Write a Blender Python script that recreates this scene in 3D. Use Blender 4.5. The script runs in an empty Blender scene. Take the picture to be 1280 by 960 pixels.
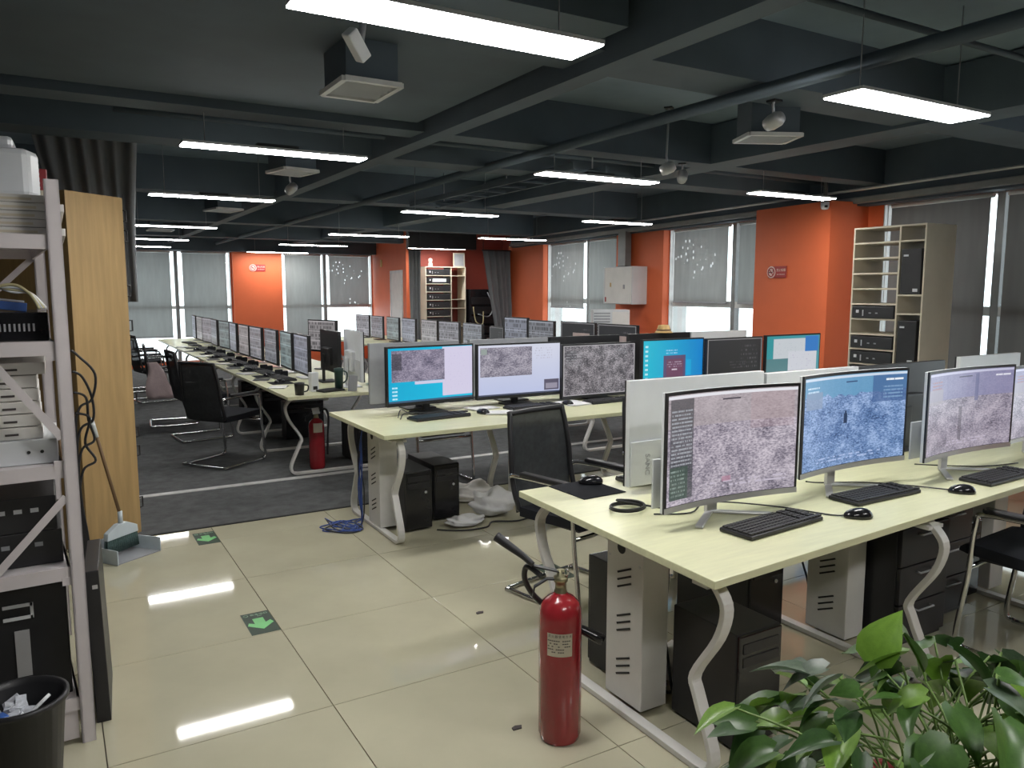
import bpy, bmesh, math, random
from mathutils import Vector, Matrix
R = math.radians
rnd = random.Random(7)
scene = bpy.context.scene
COL = scene.collection

# ------------------------------------------------------------------ camera, world, exposure
cam_d = bpy.data.cameras.new('camera'); cam = bpy.data.objects.new('camera', cam_d); COL.objects.link(cam)
cam.location = (0, 0, 1.64); cam.rotation_euler = (math.pi/2 - .120041, 0, -.535243)
cam_d.sensor_width = 36; cam_d.lens = 971.26/1280*36; cam_d.clip_start = .05; cam_d.clip_end = 200
scene.camera = cam
scene.view_settings.view_transform = 'Standard'
scene.view_settings.look = 'None'
scene.view_settings.exposure = 0.0
scene.view_settings.gamma = 1
scene.view_settings.use_curve_mapping = False
W = bpy.data.worlds.new('overcast_sky'); scene.world = W; W.use_nodes = True
W.node_tree.nodes['Background'].inputs['Color'].default_value = (.90, .96, 1, 1)
W.node_tree.nodes['Background'].inputs['Strength'].default_value = 3.2
LAMP = 50.0

# ------------------------------------------------------------------ node helpers
class NT:
    def __init__(s, mat):
        s.t = mat.node_tree; s.n = s.t.nodes; s.l = s.t.links
    def new(s, typ, **kw):
        a = s.n.new(typ)
        for k, v in kw.items(): setattr(a, k, v)
        return a
    def put(s, sock, v):
        if hasattr(v, 'is_linked') or hasattr(v, 'links'): s.l.new(v, sock)
        elif isinstance(v, (tuple, list)):
            sock.default_value = tuple(v) + ((1,) if len(v) == 3 and len(sock.default_value) == 4 else ())
        else: sock.default_value = v
    def m(s, op, a, b=0.0, c=None):
        q = s.new('ShaderNodeMath', operation=op); s.put(q.inputs[0], a); s.put(q.inputs[1], b)
        if c is not None: s.put(q.inputs[2], c)
        return q.outputs[0]
    def mix(s, f, a, b):
        q = s.new('ShaderNodeMix', data_type='RGBA'); s.put(q.inputs[0], f); s.put(q.inputs[6], a); s.put(q.inputs[7], b)
        return q.outputs[2]
    def ramp(s, f, pts):
        q = s.new('ShaderNodeValToRGB'); e = q.color_ramp.elements
        while len(e) < len(pts): e.new(.5)
        for el, (p, c) in zip(e, pts): el.position = p; el.color = tuple(c) + (1,)
        s.put(q.inputs[0], f); return q.outputs[0]
    def noise(s, vec, scale, det=3, rough=.6):
        q = s.new('ShaderNodeTexNoise'); q.inputs['Scale'].default_value = scale; q.inputs['Detail'].default_value = det; q.inputs['Roughness'].default_value = rough
        if vec is not None: s.l.new(vec, q.inputs['Vector'])
        return q.outputs['Fac']
    def scaled(s, vec, sc):
        q = s.new('ShaderNodeVectorMath', operation='MULTIPLY'); s.l.new(vec, q.inputs[0]); q.inputs[1].default_value = sc; return q.outputs[0]
    def coord(s, k='Object'): return s.new('ShaderNodeTexCoord').outputs[k]

def mat(name, col, rough=.5, metal=0, var=.12, scale=6, stretch=(1, 1, 1), bump=0, bscale=60, spec=.5, coat=0):
    m = bpy.data.materials.new(name); m.use_nodes = True; t = NT(m); b = t.n['Principled BSDF']
    v = t.scaled(t.coord(), stretch)
    f = t.noise(v, scale, 4)
    a = tuple(c*(1-var) for c in col); z = tuple(min(1, c*(1+var)) for c in col)
    t.put(b.inputs['Base Color'], t.ramp(f, [(.3, a), (.7, z)]))
    b.inputs['Roughness'].default_value = rough; b.inputs['Metallic'].default_value = metal
    b.inputs['Specular IOR Level'].default_value = spec; b.inputs['Coat Weight'].default_value = coat
    if bump:
        q = t.new('ShaderNodeBump'); q.inputs['Strength'].default_value = bump; q.inputs['Distance'].default_value = .01
        t.l.new(t.noise(v, bscale, 2), q.inputs['Height']); t.l.new(q.outputs[0], b.inputs['Normal'])
    return m
def emis(name, col, s):
    m = bpy.data.materials.new(name); m.use_nodes = True; t = NT(m); t.n.remove(t.n['Principled BSDF'])
    e = t.new('ShaderNodeEmission'); e.inputs[1].default_value = s
    f = t.noise(t.coord(), 3, 1); t.put(e.inputs[0], t.ramp(f, [(0, tuple(c*.97 for c in col)), (1, col)]))
    t.l.new(e.outputs[0], t.n['Material Output'].inputs[0]); return m

M = {}
M['tile'] = mat('polished_floor_tile', (.48, .455, .335), .045, var=.06, scale=2.2, spec=.5)
M['grout'] = mat('dark_grout', (.10, .09, .07), .8)
M['carpet'] = mat('grey_carpet', (.115, .118, .12), .95, var=.22, scale=9, bump=.6, bscale=220, spec=.1)
M['strip'] = mat('pale_carpet_strip', (.50, .50, .49), .6, var=.2, scale=14)
M['black_wall'] = mat('black_painted_wall', (.03, .034, .038), .8)
M['ceiling'] = mat('dark_ceiling_paint', (.155, .205, .245), .85, var=.25, scale=.8)
M['beam'] = mat('dark_beam_paint', (.075, .100, .122), .75, var=.2, scale=1)
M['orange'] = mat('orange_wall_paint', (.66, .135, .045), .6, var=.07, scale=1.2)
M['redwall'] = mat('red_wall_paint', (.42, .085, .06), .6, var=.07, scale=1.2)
M['white_frame'] = mat('white_window_frame', (.62, .63, .62), .4)
M['grey_frame'] = mat('grey_metal_frame', (.22, .23, .23), .45)
M['desk'] = mat('pale_laminate', (.66, .66, .43), .32, var=.07, scale=5, stretch=(1, 8, 8))
M['desk_edge'] = mat('laminate_edge', (.50, .47, .29), .45)
M['white_metal'] = mat('white_powder_coat', (.62, .61, .58), .38, var=.05)
M['rack_metal'] = mat('rack_grey_pink_paint', (.60, .555, .565), .45, var=.06)
M['slot'] = mat('dark_slot', (.015, .015, .015), .7)
M['blackp'] = mat('black_plastic', (.016, .016, .018), .42, var=.25)
M['blackg'] = mat('glossy_black', (.012, .012, .014), .16, var=.25)
M['darkmetal'] = mat('black_steel', (.022, .022, .024), .45, var=.25, scale=3)
M['keys'] = mat('keycap_black', (.03, .03, .032), .5)
M['fabric'] = mat('black_seat_fabric', (.014, .015, .019), .9, bump=.4, bscale=300, spec=.2)
M['chrome'] = mat('chrome_tube', (.62, .62, .63), .14, 1, var=.04)
M['silver'] = mat('silver_plastic', (.55, .55, .56), .3, .4, var=.04)
M['whitep'] = mat('white_plastic', (.64, .66, .68), .4, var=.04)
M['whitep2'] = mat('white_plastic_lower', (.60, .62, .64), .25, var=.04)
M['greyp'] = mat('grey_plastic', (.30, .31, .33), .45)
M['red'] = mat('red_enamel', (.30, .018, .025), .22, var=.08, coat=.3)
M['brass'] = mat('dull_brass', (.30, .28, .17), .3, .8)
M['label'] = mat('cream_label', (.60, .54, .42), .6, var=.05)
M['ink'] = mat('dark_ink', (.06, .05, .05), .7)
M['greensign'] = mat('dark_green_film', (.008, .030, .012), .5, var=.2)
M['greenarrow'] = mat('light_green_film', (.16, .52, .17), .4, var=.12)
M['palegreen'] = mat('pale_green_print', (.30, .46, .32), .5)
M['redsign'] = mat('red_sign_plate', (.34, .03, .03), .4)
M['pinksign'] = mat('pale_sign_plate', (.72, .55, .50), .4)
M['wood'] = mat('oak_veneer', (.40, .265, .115), .5, var=.16, scale=3.5, stretch=(6, 6, .5))
M['cream'] = mat('cream_board', (.62, .56, .44), .5, var=.06, scale=3)
M['whiteboard'] = mat('white_board', (.70, .68, .65), .55, var=.05)
M['paper'] = mat('paper', (.70, .70, .70), .8, var=.05)
M['curtain'] = mat('grey_curtain', (.23, .24, .255), .9, var=.12, scale=2)
M['leaf'] = None
M['stem'] = mat('plant_stem', (.15, .24, .06), .5)
M['soil'] = mat('potting_soil', (.02, .014, .01), .95, bump=.8)
M['redpot'] = mat('red_plastic_pot', (.30, .03, .035), .35)
M['bluep'] = mat('blue_plastic', (.05, .13, .42), .4)
M['bluecab'] = mat('blue_cable', (.03, .07, .28), .5)
M['greybristle'] = mat('dark_green_bristle', (.05, .09, .085), .9, bump=.8)
M['paleblue'] = mat('pale_blue_plastic', (.55, .62, .66), .4)
M['pinkcloth'] = mat('pinkish_cloth', (.48, .38, .38), .9, bump=.3)
M['yellowcab'] = mat('yellowed_cable', (.48, .43, .24), .5)
M['brownstick'] = mat('brown_stick', (.20, .12, .06), .6)
M['greencup'] = mat('dark_green_plastic', (.02, .05, .045), .35)
M['tanglegreen'] = mat('pale_green_cloth', (.32, .42, .36), .85, bump=.5)
M['litter'] = mat('crumpled_wrappers', (.55, .57, .62), .5, var=.5, scale=22)
M['gold'] = mat('straw', (.60, .40, .16), .7)
M['lamp'] = emis('led_diffuser', (1, .985, .96), LAMP)

def glass_mat():
    m = bpy.data.materials.new('window_glass'); m.use_nodes = True; t = NT(m); t.n.remove(t.n['Principled BSDF'])
    a = t.new('ShaderNodeBsdfTransparent'); a.inputs[0].default_value = (.93, .96, .96, 1)
    g = t.new('ShaderNodeBsdfGlossy'); g.inputs['Roughness'].default_value = .02
    x = t.new('ShaderNodeMixShader'); x.inputs[0].default_value = .06
    t.l.new(a.outputs[0], x.inputs[1]); t.l.new(g.outputs[0], x.inputs[2]); t.l.new(x.outputs[0], t.n['Material Output'].inputs[0]); return m
M['glass'] = glass_mat()
def blind_mat(name, col, tr, specks):
    m = bpy.data.materials.new(name); m.use_nodes = True; t = NT(m); t.n.remove(t.n['Principled BSDF'])
    co = t.coord(); f = t.noise(t.scaled(co, (3, 3, .6)), 3, 2)
    a = t.ramp(f, [(.3, tuple(c*.92 for c in col)), (.7, tuple(c*1.06 for c in col))])
    d = t.new('ShaderNodeBsdfDiffuse'); t.put(d.inputs[0], a)
    r = t.new('ShaderNodeBsdfTranslucent'); t.put(r.inputs[0], a)
    x = t.new('ShaderNodeMixShader'); x.inputs[0].default_value = tr
    t.l.new(d.outputs[0], x.inputs[1]); t.l.new(r.outputs[0], x.inputs[2]); out = x.outputs[0]
    if specks:      # little cut-outs through which the daylight comes
        v = t.new('ShaderNodeTexVoronoi'); v.inputs['Scale'].default_value = 16; t.l.new(t.scaled(co, (1, 1, .6)), v.inputs['Vector'])
        big = t.noise(co, 1.7, 1)
        k = t.m('MULTIPLY', t.m('LESS_THAN', v.outputs['Distance'], .20), t.m('GREATER_THAN', big, .53))
        w = t.new('ShaderNodeBsdfTranslucent'); w.inputs[0].default_value = (.55, .55, .55, 1)
        y = t.new('ShaderNodeMixShader'); t.l.new(k, y.inputs[0]); t.l.new(out, y.inputs[1]); t.l.new(w.outputs[0], y.inputs[2]); out = y.outputs[0]
    t.l.new(out, t.n['Material Output'].inputs[0]); return m
M['blind'] = blind_mat('grey_blind_fabric', (.29, .305, .30), .24, False)
M['blind_speck'] = blind_mat('grey_blind_fabric_with_cutouts', (.29, .295, .29), .24, True)
M['blind_dark'] = blind_mat('dark_grey_blind_fabric', (.17, .168, .163), .09, False)
def mesh_fabric():
    m = bpy.data.materials.new('black_chair_mesh'); m.use_nodes = True; t = NT(m); b = t.n['Principled BSDF']
    b.inputs['Roughness'].default_value = .7
    t.put(b.inputs['Base Color'], t.ramp(t.noise(t.coord(), 30, 2), [(.3, (.014, .016, .018)), (.7, (.026, .03, .032))]))
    a = t.new('ShaderNodeBsdfTransparent'); x = t.new('ShaderNodeMixShader'); x.inputs[0].default_value = .035
    t.l.new(b.outputs[0], x.inputs[1]); t.l.new(a.outputs[0], x.inputs[2]); t.l.new(x.outputs[0], t.n['Material Output'].inputs[0]); return m
M['mesh'] = mesh_fabric()
def leaf_mat(name, c1, c2):
    m = bpy.data.materials.new(name); m.use_nodes = True; t = NT(m); b = t.n['Principled BSDF']
    uv = t.coord('UV'); f = t.noise(uv, 5, 4); g = t.noise(t.scaled(uv, (1, 6, 1)), 9, 2)
    c = t.mix(t.m('MULTIPLY', g, .5), t.ramp(f, [(.35, c1), (.65, c2)]), tuple(x*1.5 for x in c2))
    t.put(b.inputs['Base Color'], c); b.inputs['Roughness'].default_value = .34
    b.inputs['Subsurface Weight'].default_value = 0
    r = t.new('ShaderNodeBsdfTranslucent'); t.put(r.inputs[0], c)
    x = t.new('ShaderNodeMixShader'); x.inputs[0].default_value = .22
    t.l.new(b.outputs[0], x.inputs[1]); t.l.new(r.outputs[0], x.inputs[2]); t.l.new(x.outputs[0], t.n['Material Output'].inputs[0]); return m
LEAFM = [leaf_mat('pothos_leaf_dark', (.016, .045, .012), (.035, .085, .02)), leaf_mat('pothos_leaf_mid', (.035, .085, .018), (.065, .14, .03)),
         leaf_mat('pothos_leaf_bright', (.11, .22, .028), (.16, .29, .04)), leaf_mat('pothos_leaf_grey', (.05, .085, .05), (.10, .14, .09))]

# ------------------------------------------------------------------ screens
def screen(name, strength, build):
    m = bpy.data.materials.new(name); m.use_nodes = True; t = NT(m); b = t.n['Principled BSDF']
    uv = t.coord('UV'); sp = t.new('ShaderNodeSeparateXYZ'); t.l.new(uv, sp.inputs[0]); u, v = sp.outputs[0], sp.outputs[1]
    def rect(c, u0, v0, u1, v1, col, a=1.0):
        k = t.m('MULTIPLY', t.m('MULTIPLY', t.m('GREATER_THAN', u, u0), t.m('LESS_THAN', u, u1)), t.m('MULTIPLY', t.m('GREATER_THAN', v, v0), t.m('LESS_THAN', v, v1)))
        if a != 1.0: k = t.m('MULTIPLY', k, a)
        return t.mix(k, c, col)
    def text(c, u0, v0, u1, v1, rows, col, seed=0.0, thr=.5):
        # rows of tiny illegible interface text
        k = t.m('MULTIPLY', t.m('MULTIPLY', t.m('GREATER_THAN', u, u0), t.m('LESS_THAN', u, u1)), t.m('MULTIPLY', t.m('GREATER_THAN', v, v0), t.m('LESS_THAN', v, v1)))
        line = t.m('LESS_THAN', t.m('FRACT', t.m('MULTIPLY', t.m('SUBTRACT', v, v0), rows/(v1-v0))), .45)
        q = t.new('ShaderNodeCombineXYZ'); t.l.new(t.m('MULTIPLY', u, 30/(u1-u0)*.6), q.inputs[0]); t.l.new(t.m('FLOOR', t.m('MULTIPLY', t.m('SUBTRACT', v, v0), rows/(v1-v0))), q.inputs[1]); q.inputs[2].default_value = seed
        n = t.m('GREATER_THAN', t.noise(q.outputs[0], 1.1, 2), thr)
        return t.mix(t.m('MULTIPLY', t.m('MULTIPLY', k, line), n), c, col)
    def ground(lo, mid, hi, seed, sx=1.0, big=.62):
        q = t.new('ShaderNodeVectorMath', operation='ADD'); t.l.new(uv, q.inputs[0]); q.inputs[1].default_value = (seed*3.7, seed*1.9, seed)
        a = t.noise(t.scaled(q.outputs[0], (1.5*sx, 1.2, 1)), 4.5, 4, .6)
        bb = t.noise(t.scaled(q.outputs[0], (1.5, 1.9, 1)), 34, 5, .85)
        st = t.noise(t.scaled(q.outputs[0], (.7, 1.6, 1)), 60, 2, .7)
        w = t.new('ShaderNodeTexVoronoi'); w.inputs['Scale'].default_value = 38; t.l.new(t.scaled(q.outputs[0], (1.3, 1.7, 1)), w.inputs['Vector'])
        f = t.m('ADD', t.m('ADD', t.m('MULTIPLY', a, .60), t.m('MULTIPLY', bb, .70)), t.m('ADD', t.m('MULTIPLY', st, .45), t.m('MULTIPLY', w.outputs['Distance'], .25)))
        return t.ramp(t.m('MULTIPLY_ADD', f, 1.0, -.18), [(.58, lo), (.76, mid), (.98, hi)])
    c = build(t, u, v, rect, text, ground)
    b.inputs['Base Color'].default_value = (.02, .02, .022, 1); b.inputs['Roughness'].default_value = .28; b.inputs['Specular IOR Level'].default_value = .35
    t.put(b.inputs['Emission Color'], c); b.inputs['Emission Strength'].default_value = strength
    return m
def s_mauve(t, u, v, rect, text, ground):
    c = ground((.055, .05, .075), (.27, .24, .30), (.62, .56, .63), 1)
    up = t.m('MULTIPLY', t.m('GREATER_THAN', v, .70), .75)
    c = t.mix(up, c, ground((.20, .18, .19), (.40, .35, .37), (.50, .44, .46), 2))
    c = rect(c, .66, .62, .98, .97, (.46, .30, .32), .25)
    c = rect(c, .02, .05, .21, .96, (.025, .035, .04), .72); c = rect(c, .02, .05, .17, .35, (.03, .08, .05), .6)
    c = text(c, .03, .36, .20, .88, 15, (.36, .38, .42), 1.0, .44); c = text(c, .03, .08, .15, .34, 7, (.26, .33, .30), 2.0, .5)
    c = text(c, .32, .09, .95, .17, 2, (.55, .50, .60), 4.0, .5); c = rect(c, .45, .14, .52, .19, (.5, .2, .3), .5)
    c = rect(c, .44, .915, .58, .93, (.08, .07, .09)); c = rect(c, .0, .965, 1, .992, (.80, .80, .85))
    return c
def s_blue(t, u, v, rect, text, ground):
    c = ground((.012, .035, .11), (.10, .20, .42), (.38, .52, .80), 3)
    sky = t.m('GREATER_THAN', t.m('ADD', v, t.m('MULTIPLY', t.noise(t.scaled(t.coord('UV'), (1, .2, 1)), 9, 4), -.16)), .70)
    c = t.mix(t.m('MULTIPLY', sky, .92), c, (.13, .34, .55))
    c = rect(c, .70, .66, 1, .97, (.05, .12, .30), .75); c = rect(c, .02, .66, .20, .84, (.25, .33, .48), .8)
    c = rect(c, .43, .46, .465, .57, (.012, .04, .10)); c = rect(c, .44, .57, .457, .60, (.012, .04, .10))
    c = text(c, .03, .84, .16, .92, 2, (.6, .75, .9), 1.0, .45); c = text(c, .82, .90, .97, .95, 1, (.85, .9, .95), 5.0, .4)
    c = text(c, .80, .70, .97, .86, 4, (.2, .34, .55), 6.0, .4); c = text(c, .15, .06, .8, .13, 2, (.45, .55, .8), 7.0, .5)
    c = rect(c, .44, .91, .55, .925, (.03, .08, .2)); c = rect(c, 0, .965, 1, .992, (.62, .72, .85))
    return c
def s_mauve2(t, u, v, rect, text, ground):
    c = ground((.05, .045, .065), (.26, .235, .31), (.52, .47, .55), 4)
    c = t.mix(t.m('MULTIPLY', t.m('GREATER_THAN', v, .66), .8), c, (.24, .24, .42))
    c = rect(c, .60, .60, .64, .95, (.13, .14, .28), .8); c = rect(c, .0, .62, .2, .80, (.36, .33, .38), .7)
    c = rect(c, .42, .12, .46, .55, (.06, .055, .08), .55); c = text(c, .04, .80, .18, .92, 3, (.35, .18, .2), 1.0, .45)
    c = text(c, .82, .90, .97, .95, 1, (.75, .75, .85), 5.0, .4); c = text(c, .28, .08, .75, .15, 2, (.55, .5, .62), 7.0, .5)
    c = rect(c, .4, .915, .56, .93, (.08, .08, .14)); c = rect(c, 0, .965, 1, .992, (.55, .55, .72))
    return c
def s_desk1(t, u, v, rect, text, ground):
    c = t.mix(u, (.0, .40, .66), (.0, .52, .78))
    c = rect(c, .63, .07, 1, .99, (.66, .62, .80)); c = text(c, .66, .2, .95, .9, 14, (.60, .55, .75), 2.0, .62)
    g = ground((.03, .035, .07), (.17, .15, .22), (.40, .36, .46), 5)
    k = t.m('MULTIPLY', t.m('MULTIPLY', t.m('GREATER_THAN', u, .035), t.m('LESS_THAN', u, .655)), t.m('MULTIPLY', t.m('GREATER_THAN', v, .38), t.m('LESS_THAN', v, .955)))
    c = t.mix(k, c, g); c = rect(c, .04, .60, .15, .90, (.02, .02, .03), .7); c = rect(c, .30, .32, .64, .375, (.62, .62, .80))
    c = text(c, .04, .06, .10, .33, 4, (.55, .85, .95), 3.0, .4)
    c = rect(c, 0, .0, 1, .035, (.04, .10, .18)); return c
def s_desk2(t, u, v, rect, text, ground):
    c = t.mix(v, (.50, .55, .78), (.66, .68, .80))
    g = ground((.03, .03, .055), (.18, .165, .22), (.48, .45, .52), 6)
    k = t.m('MULTIPLY', t.m('MULTIPLY', t.m('GREATER_THAN', u, .02), t.m('LESS_THAN', u, .645)), t.m('MULTIPLY', t.m('GREATER_THAN', v, .38), t.m('LESS_THAN', v, .955)))
    c = t.mix(k, c, g); c = rect(c, .03, .82, .10, .93, (.3, .35, .33)); c = text(c, .68, .70, .9, .95, 5, (.5, .5, .62), 2.0, .55)
    c = rect(c, .80, .05, .99, .27, (.10, .09, .14)); c = rect(c, .82, .08, .97, .19, (.30, .28, .36)); c = rect(c, 0, 0, 1, .03, (.06, .07, .12)); return c
def s_dark(t, u, v, rect, text, ground):
    c = ground((.012, .012, .016), (.075, .068, .080), (.42, .39, .42), 8, 1.4)
    c = rect(c, .03, .72, .18, .90, (.05, .05, .06), .7); c = text(c, .03, .6, .25, .92, 6, (.3, .3, .32), 1.0, .5); c = text(c, .72, .8, .96, .92, 2, (.2, .2, .22), 4.0, .5)
    for q in ((0, 0, 1, .015), (0, .985, 1, 1), (0, 0, .012, 1), (.988, 0, 1, 1)): c = rect(c, *q, (.45, .43, .45))
    return c
def s_cyan(t, u, v, rect, text, ground):
    c = t.mix(u, (.0, .50, .66), (.0, .22, .62)); c = text(c, .03, .05, .075, .95, 9, (.5, .85, .9), 3.0, .35)
    c = rect(c, .33, .10, .70, .66, (.10, .07, .16)); c = rect(c, .38, .15, .66, .58, (.15, .055, .11)); c = rect(c, .72, .2, .80, .55, (.0, .45, .75), .6)
    c = rect(c, .47, .33, .56, .36, (.7, .6, .7)); c = text(c, .39, .4, .64, .55, 3, (.4, .3, .4), 5.0, .5); c = text(c, .36, .70, .56, .82, 2, (.4, .7, .9), 8.0, .5); return c
def s_black(t, u, v, rect, text, ground):
    c = t.mix(v, (.014, .015, .017), (.030, .031, .034)); c = text(c, .60, .30, .92, .9, 6, (.10, .10, .11), 4.0, .55); c = text(c, .4, .3, .7, .5, 3, (.06, .06, .065), 6.0, .5)
    for q in ((0, 0, 1, .015), (0, .985, 1, 1), (0, 0, .012, 1), (.988, 0, 1, 1)): c = rect(c, *q, (.34, .33, .34))
    return c
def s_teal(t, u, v, rect, text, ground):
    c = t.mix(u, (.03, .30, .33), (.08, .32, .38)); c = rect(c, .12, .35, .75, .93, (.58, .62, .66)); c = rect(c, .40, .08, .95, .62, (.64, .66, .72))
    c = rect(c, .72, .60, .98, .98, (.04, .20, .55)); c = rect(c, .0, .05, .4, .45, (.09, .22, .24)); c = text(c, .15, .45, .7, .85, 8, (.5, .55, .6), 3.0, .62); c = text(c, .45, .12, .92, .56, 8, (.52, .50, .62), 4.0, .6); return c
def s_roster(seed, tint):
    def f(t, u, v, rect, text, ground):
        c = tuple(tint)
        q = t.new('ShaderNodeCombineXYZ'); t.l.new(t.m('FLOOR', t.m('MULTIPLY', u, 16)), q.inputs[0]); t.l.new(t.m('FLOOR', t.m('MULTIPLY', v, 7)), q.inputs[1]); q.inputs[2].default_value = seed
        n = t.new('ShaderNodeTexWhiteNoise'); t.l.new(q.outputs[0], n.inputs[0])
        fx = t.m('ABSOLUTE', t.m('SUBTRACT', t.m('FRACT', t.m('MULTIPLY', u, 16)), .5)); fy = t.m('ABSOLUTE', t.m('SUBTRACT', t.m('FRACT', t.m('MULTIPLY', v, 7)), .45))
        k = t.m('MULTIPLY', t.m('MULTIPLY', t.m('LESS_THAN', fx, .30), t.m('LESS_THAN', fy, .36)), t.m('GREATER_THAN', n.outputs[0], .30))
        k = t.m('MULTIPLY', k, t.m('MULTIPLY_ADD', n.outputs[0], .6, .4))
        c = t.mix(k, c, tuple(x*.12 for x in tint))
        for a, z in ((.0, .02), (.30, .335), (.62, .655), (.95, 1)): c = rect(c, 0, a, 1, z, tuple(min(1, x*1.8) for x in tint), .7)
        c = rect(c, .62, .02+.03*seed, .8, .30, tuple(min(1, x*1.5) for x in tint), .5)
        return c
    return f
S = {}
for k, f, st in (('mauve', s_mauve, .95), ('blue', s_blue, .95), ('mauve2', s_mauve2, .9), ('desk1', s_desk1, .95), ('desk2', s_desk2, .95), ('dark', s_dark, .9), ('cyan', s_cyan, .9), ('black', s_black, .9), ('teal', s_teal, .9)):
    S[k] = screen('screen_picture_'+k, st, f)
for i, tint in enumerate(((.21, .225, .27), (.25, .25, .275), (.17, .22, .225), (.26, .245, .25), (.19, .20, .225))):
    S['roster%d' % i] = screen('screen_roster_%d' % i, .9, s_roster(i+1.0, tint))

# ------------------------------------------------------------------ mesh helpers
class B:
    def __init__(s): s.bm = bmesh.new(); s.uv = None
    def box(s, c, d, rz=0, rx=0, ry=0):
        mt = Matrix.Translation(c) @ Matrix.Rotation(rz, 4, 'Z') @ Matrix.Rotation(ry, 4, 'Y') @ Matrix.Rotation(rx, 4, 'X') @ Matrix.Diagonal((d[0], d[1], d[2], 1))
        bmesh.ops.create_cube(s.bm, size=1, matrix=mt); return s
    def span(s, x0, x1, y0, y1, z0, z1): return s.box(((x0+x1)/2, (y0+y1)/2, (z0+z1)/2), (abs(x1-x0), abs(y1-y0), abs(z1-z0)))
    def tube(s, pts, r, n=8, smooth=0, closed=False, flat=1.0):
        P = [Vector(p) for p in pts]
        if smooth and len(P) > 2:
            Q = []
            for i in range(len(P)-1):
                p0 = P[max(i-1, 0)]; p1 = P[i]; p2 = P[i+1]; p3 = P[min(i+2, len(P)-1)]
                for k in range(smooth):
                    a = k/smooth
                    Q.append(.5*((2*p1)+(-p0+p2)*a+(2*p0-5*p1+4*p2-p3)*a*a+(-p0+3*p1-3*p2+p3)*a**3))
            Q.append(P[-1]); P = Q
        rings = []; nrm = None
        for i, p in enumerate(P):
            d = (P[min(i+1, len(P)-1)]-P[max(i-1, 0)])
            if d.length < 1e-7: d = Vector((0, 0, 1))
            d.normalize()
            if nrm is None: nrm = d.orthogonal().normalized()
            nrm = (nrm - d*nrm.dot(d))
            nrm = nrm.normalized() if nrm.length > 1e-6 else d.orthogonal().normalized()
            bt = d.cross(nrm)
            rr = r(i/(len(P)-1)) if callable(r) else r
            rings.append([s.bm.verts.new(p + nrm*math.cos(2*math.pi*k/n)*rr + bt*math.sin(2*math.pi*k/n)*rr*flat) for k in range(n)])
        for a, b in zip(rings, rings[1:]):
            for k in range(n): s.bm.faces.new((a[k], a[(k+1) % n], b[(k+1) % n], b[k])).smooth = True
        s.bm.faces.new(rings[0][::-1]); s.bm.faces.new(rings[-1]); return s
    def lathe(s, prof, c=(0, 0, 0), n=24, cap=True):
        rings = []
        for r_, z in prof: rings.append([s.bm.verts.new((c[0]+r_*math.cos(2*math.pi*k/n), c[1]+r_*math.sin(2*math.pi*k/n), c[2]+z)) for k in range(n)])
        for a, b in zip(rings, rings[1:]):
            for k in range(n): s.bm.faces.new((a[k], a[(k+1) % n], b[(k+1) % n], b[k])).smooth = True
        if cap: s.bm.faces.new(rings[0][::-1]); s.bm.faces.new(rings[-1])
        return s
    def prism(s, poly, z0, z1):
        a = [s.bm.verts.new((x, y, z0)) for x, y in poly]; b = [s.bm.verts.new((x, y, z1)) for x, y in poly]; n = len(poly)
        s.bm.faces.new(a[::-1]); s.bm.faces.new(b)
        for k in range(n): s.bm.faces.new((a[k], a[(k+1) % n], b[(k+1) % n], b[k]))
        return s
    def band(s, pts, w, t, axis):
        # a flat metal band: swept along pts (2-D path in plane), width w along axis, thickness t
        P = [Vector(p) for p in pts]; ax = Vector(axis); rings = []
        for i, p in enumerate(P):
            d = (P[min(i+1, len(P)-1)]-P[max(i-1, 0)]).normalized(); nn = d.cross(ax).normalized()
            rings.append([s.bm.verts.new(p+ax*w/2*a+nn*t/2*b) for a, b in ((-1, -1), (1, -1), (1, 1), (-1, 1))])
        for a, b in zip(rings, rings[1:]):
            for k in range(4): s.bm.faces.new((a[k], a[(k+1) % 4], b[(k+1) % 4], b[k]))
        s.bm.faces.new(rings[0][::-1]); s.bm.faces.new(rings[-1]); return s
    def out(s, name, m, parent=None, bevel=0, sub=0, loc=None, rz=None, smooth=False):
        bmesh.ops.recalc_face_normals(s.bm, faces=s.bm.faces)
        me = bpy.data.meshes.new(name); s.bm.to_mesh(me); s.bm.free(); me.materials.append(m if not isinstance(m, str) else M[m])
        if smooth:
            for p in me.polygons: p.use_smooth = True
        o = bpy.data.objects.new(name, me); COL.objects.link(o)
        if parent: o.parent = parent
        if loc is not None: o.location = loc
        if rz is not None: o.rotation_euler = (0, 0, rz)
        if bevel:
            q = o.modifiers.new('bevel', 'BEVEL'); q.width = bevel; q.segments = 2; q.limit_method = 'ANGLE'
        if sub:
            q = o.modifiers.new('subdivision', 'SUBSURF'); q.levels = sub; q.render_levels = sub
        return o
def smooth_path(P, k=4):
    P = [Vector(p) for p in P]; Q = []
    for i in range(len(P)-1):
        p0 = P[max(i-1, 0)]; p1 = P[i]; p2 = P[i+1]; p3 = P[min(i+2, len(P)-1)]
        for j in range(k):
            a = j/k; Q.append(.5*((2*p1)+(-p0+p2)*a+(2*p0-5*p1+4*p2-p3)*a*a+(-p0+3*p1-3*p2+p3)*a**3))
    return Q+[P[-1]]
def tag(o, label=None, cat=None, group=None, kind=None):
    if label: o['label'] = label
    if cat: o['category'] = cat
    if group: o['group'] = group
    if kind: o['kind'] = kind
    return o
def thing(name, label, cat, loc, rz=0, group=None):
    o = bpy.data.objects.new(name, None); COL.objects.link(o); o.location = loc; o.rotation_euler = (0, 0, rz); o.empty_display_size = .1
    return tag(o, label, cat, group)
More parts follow.
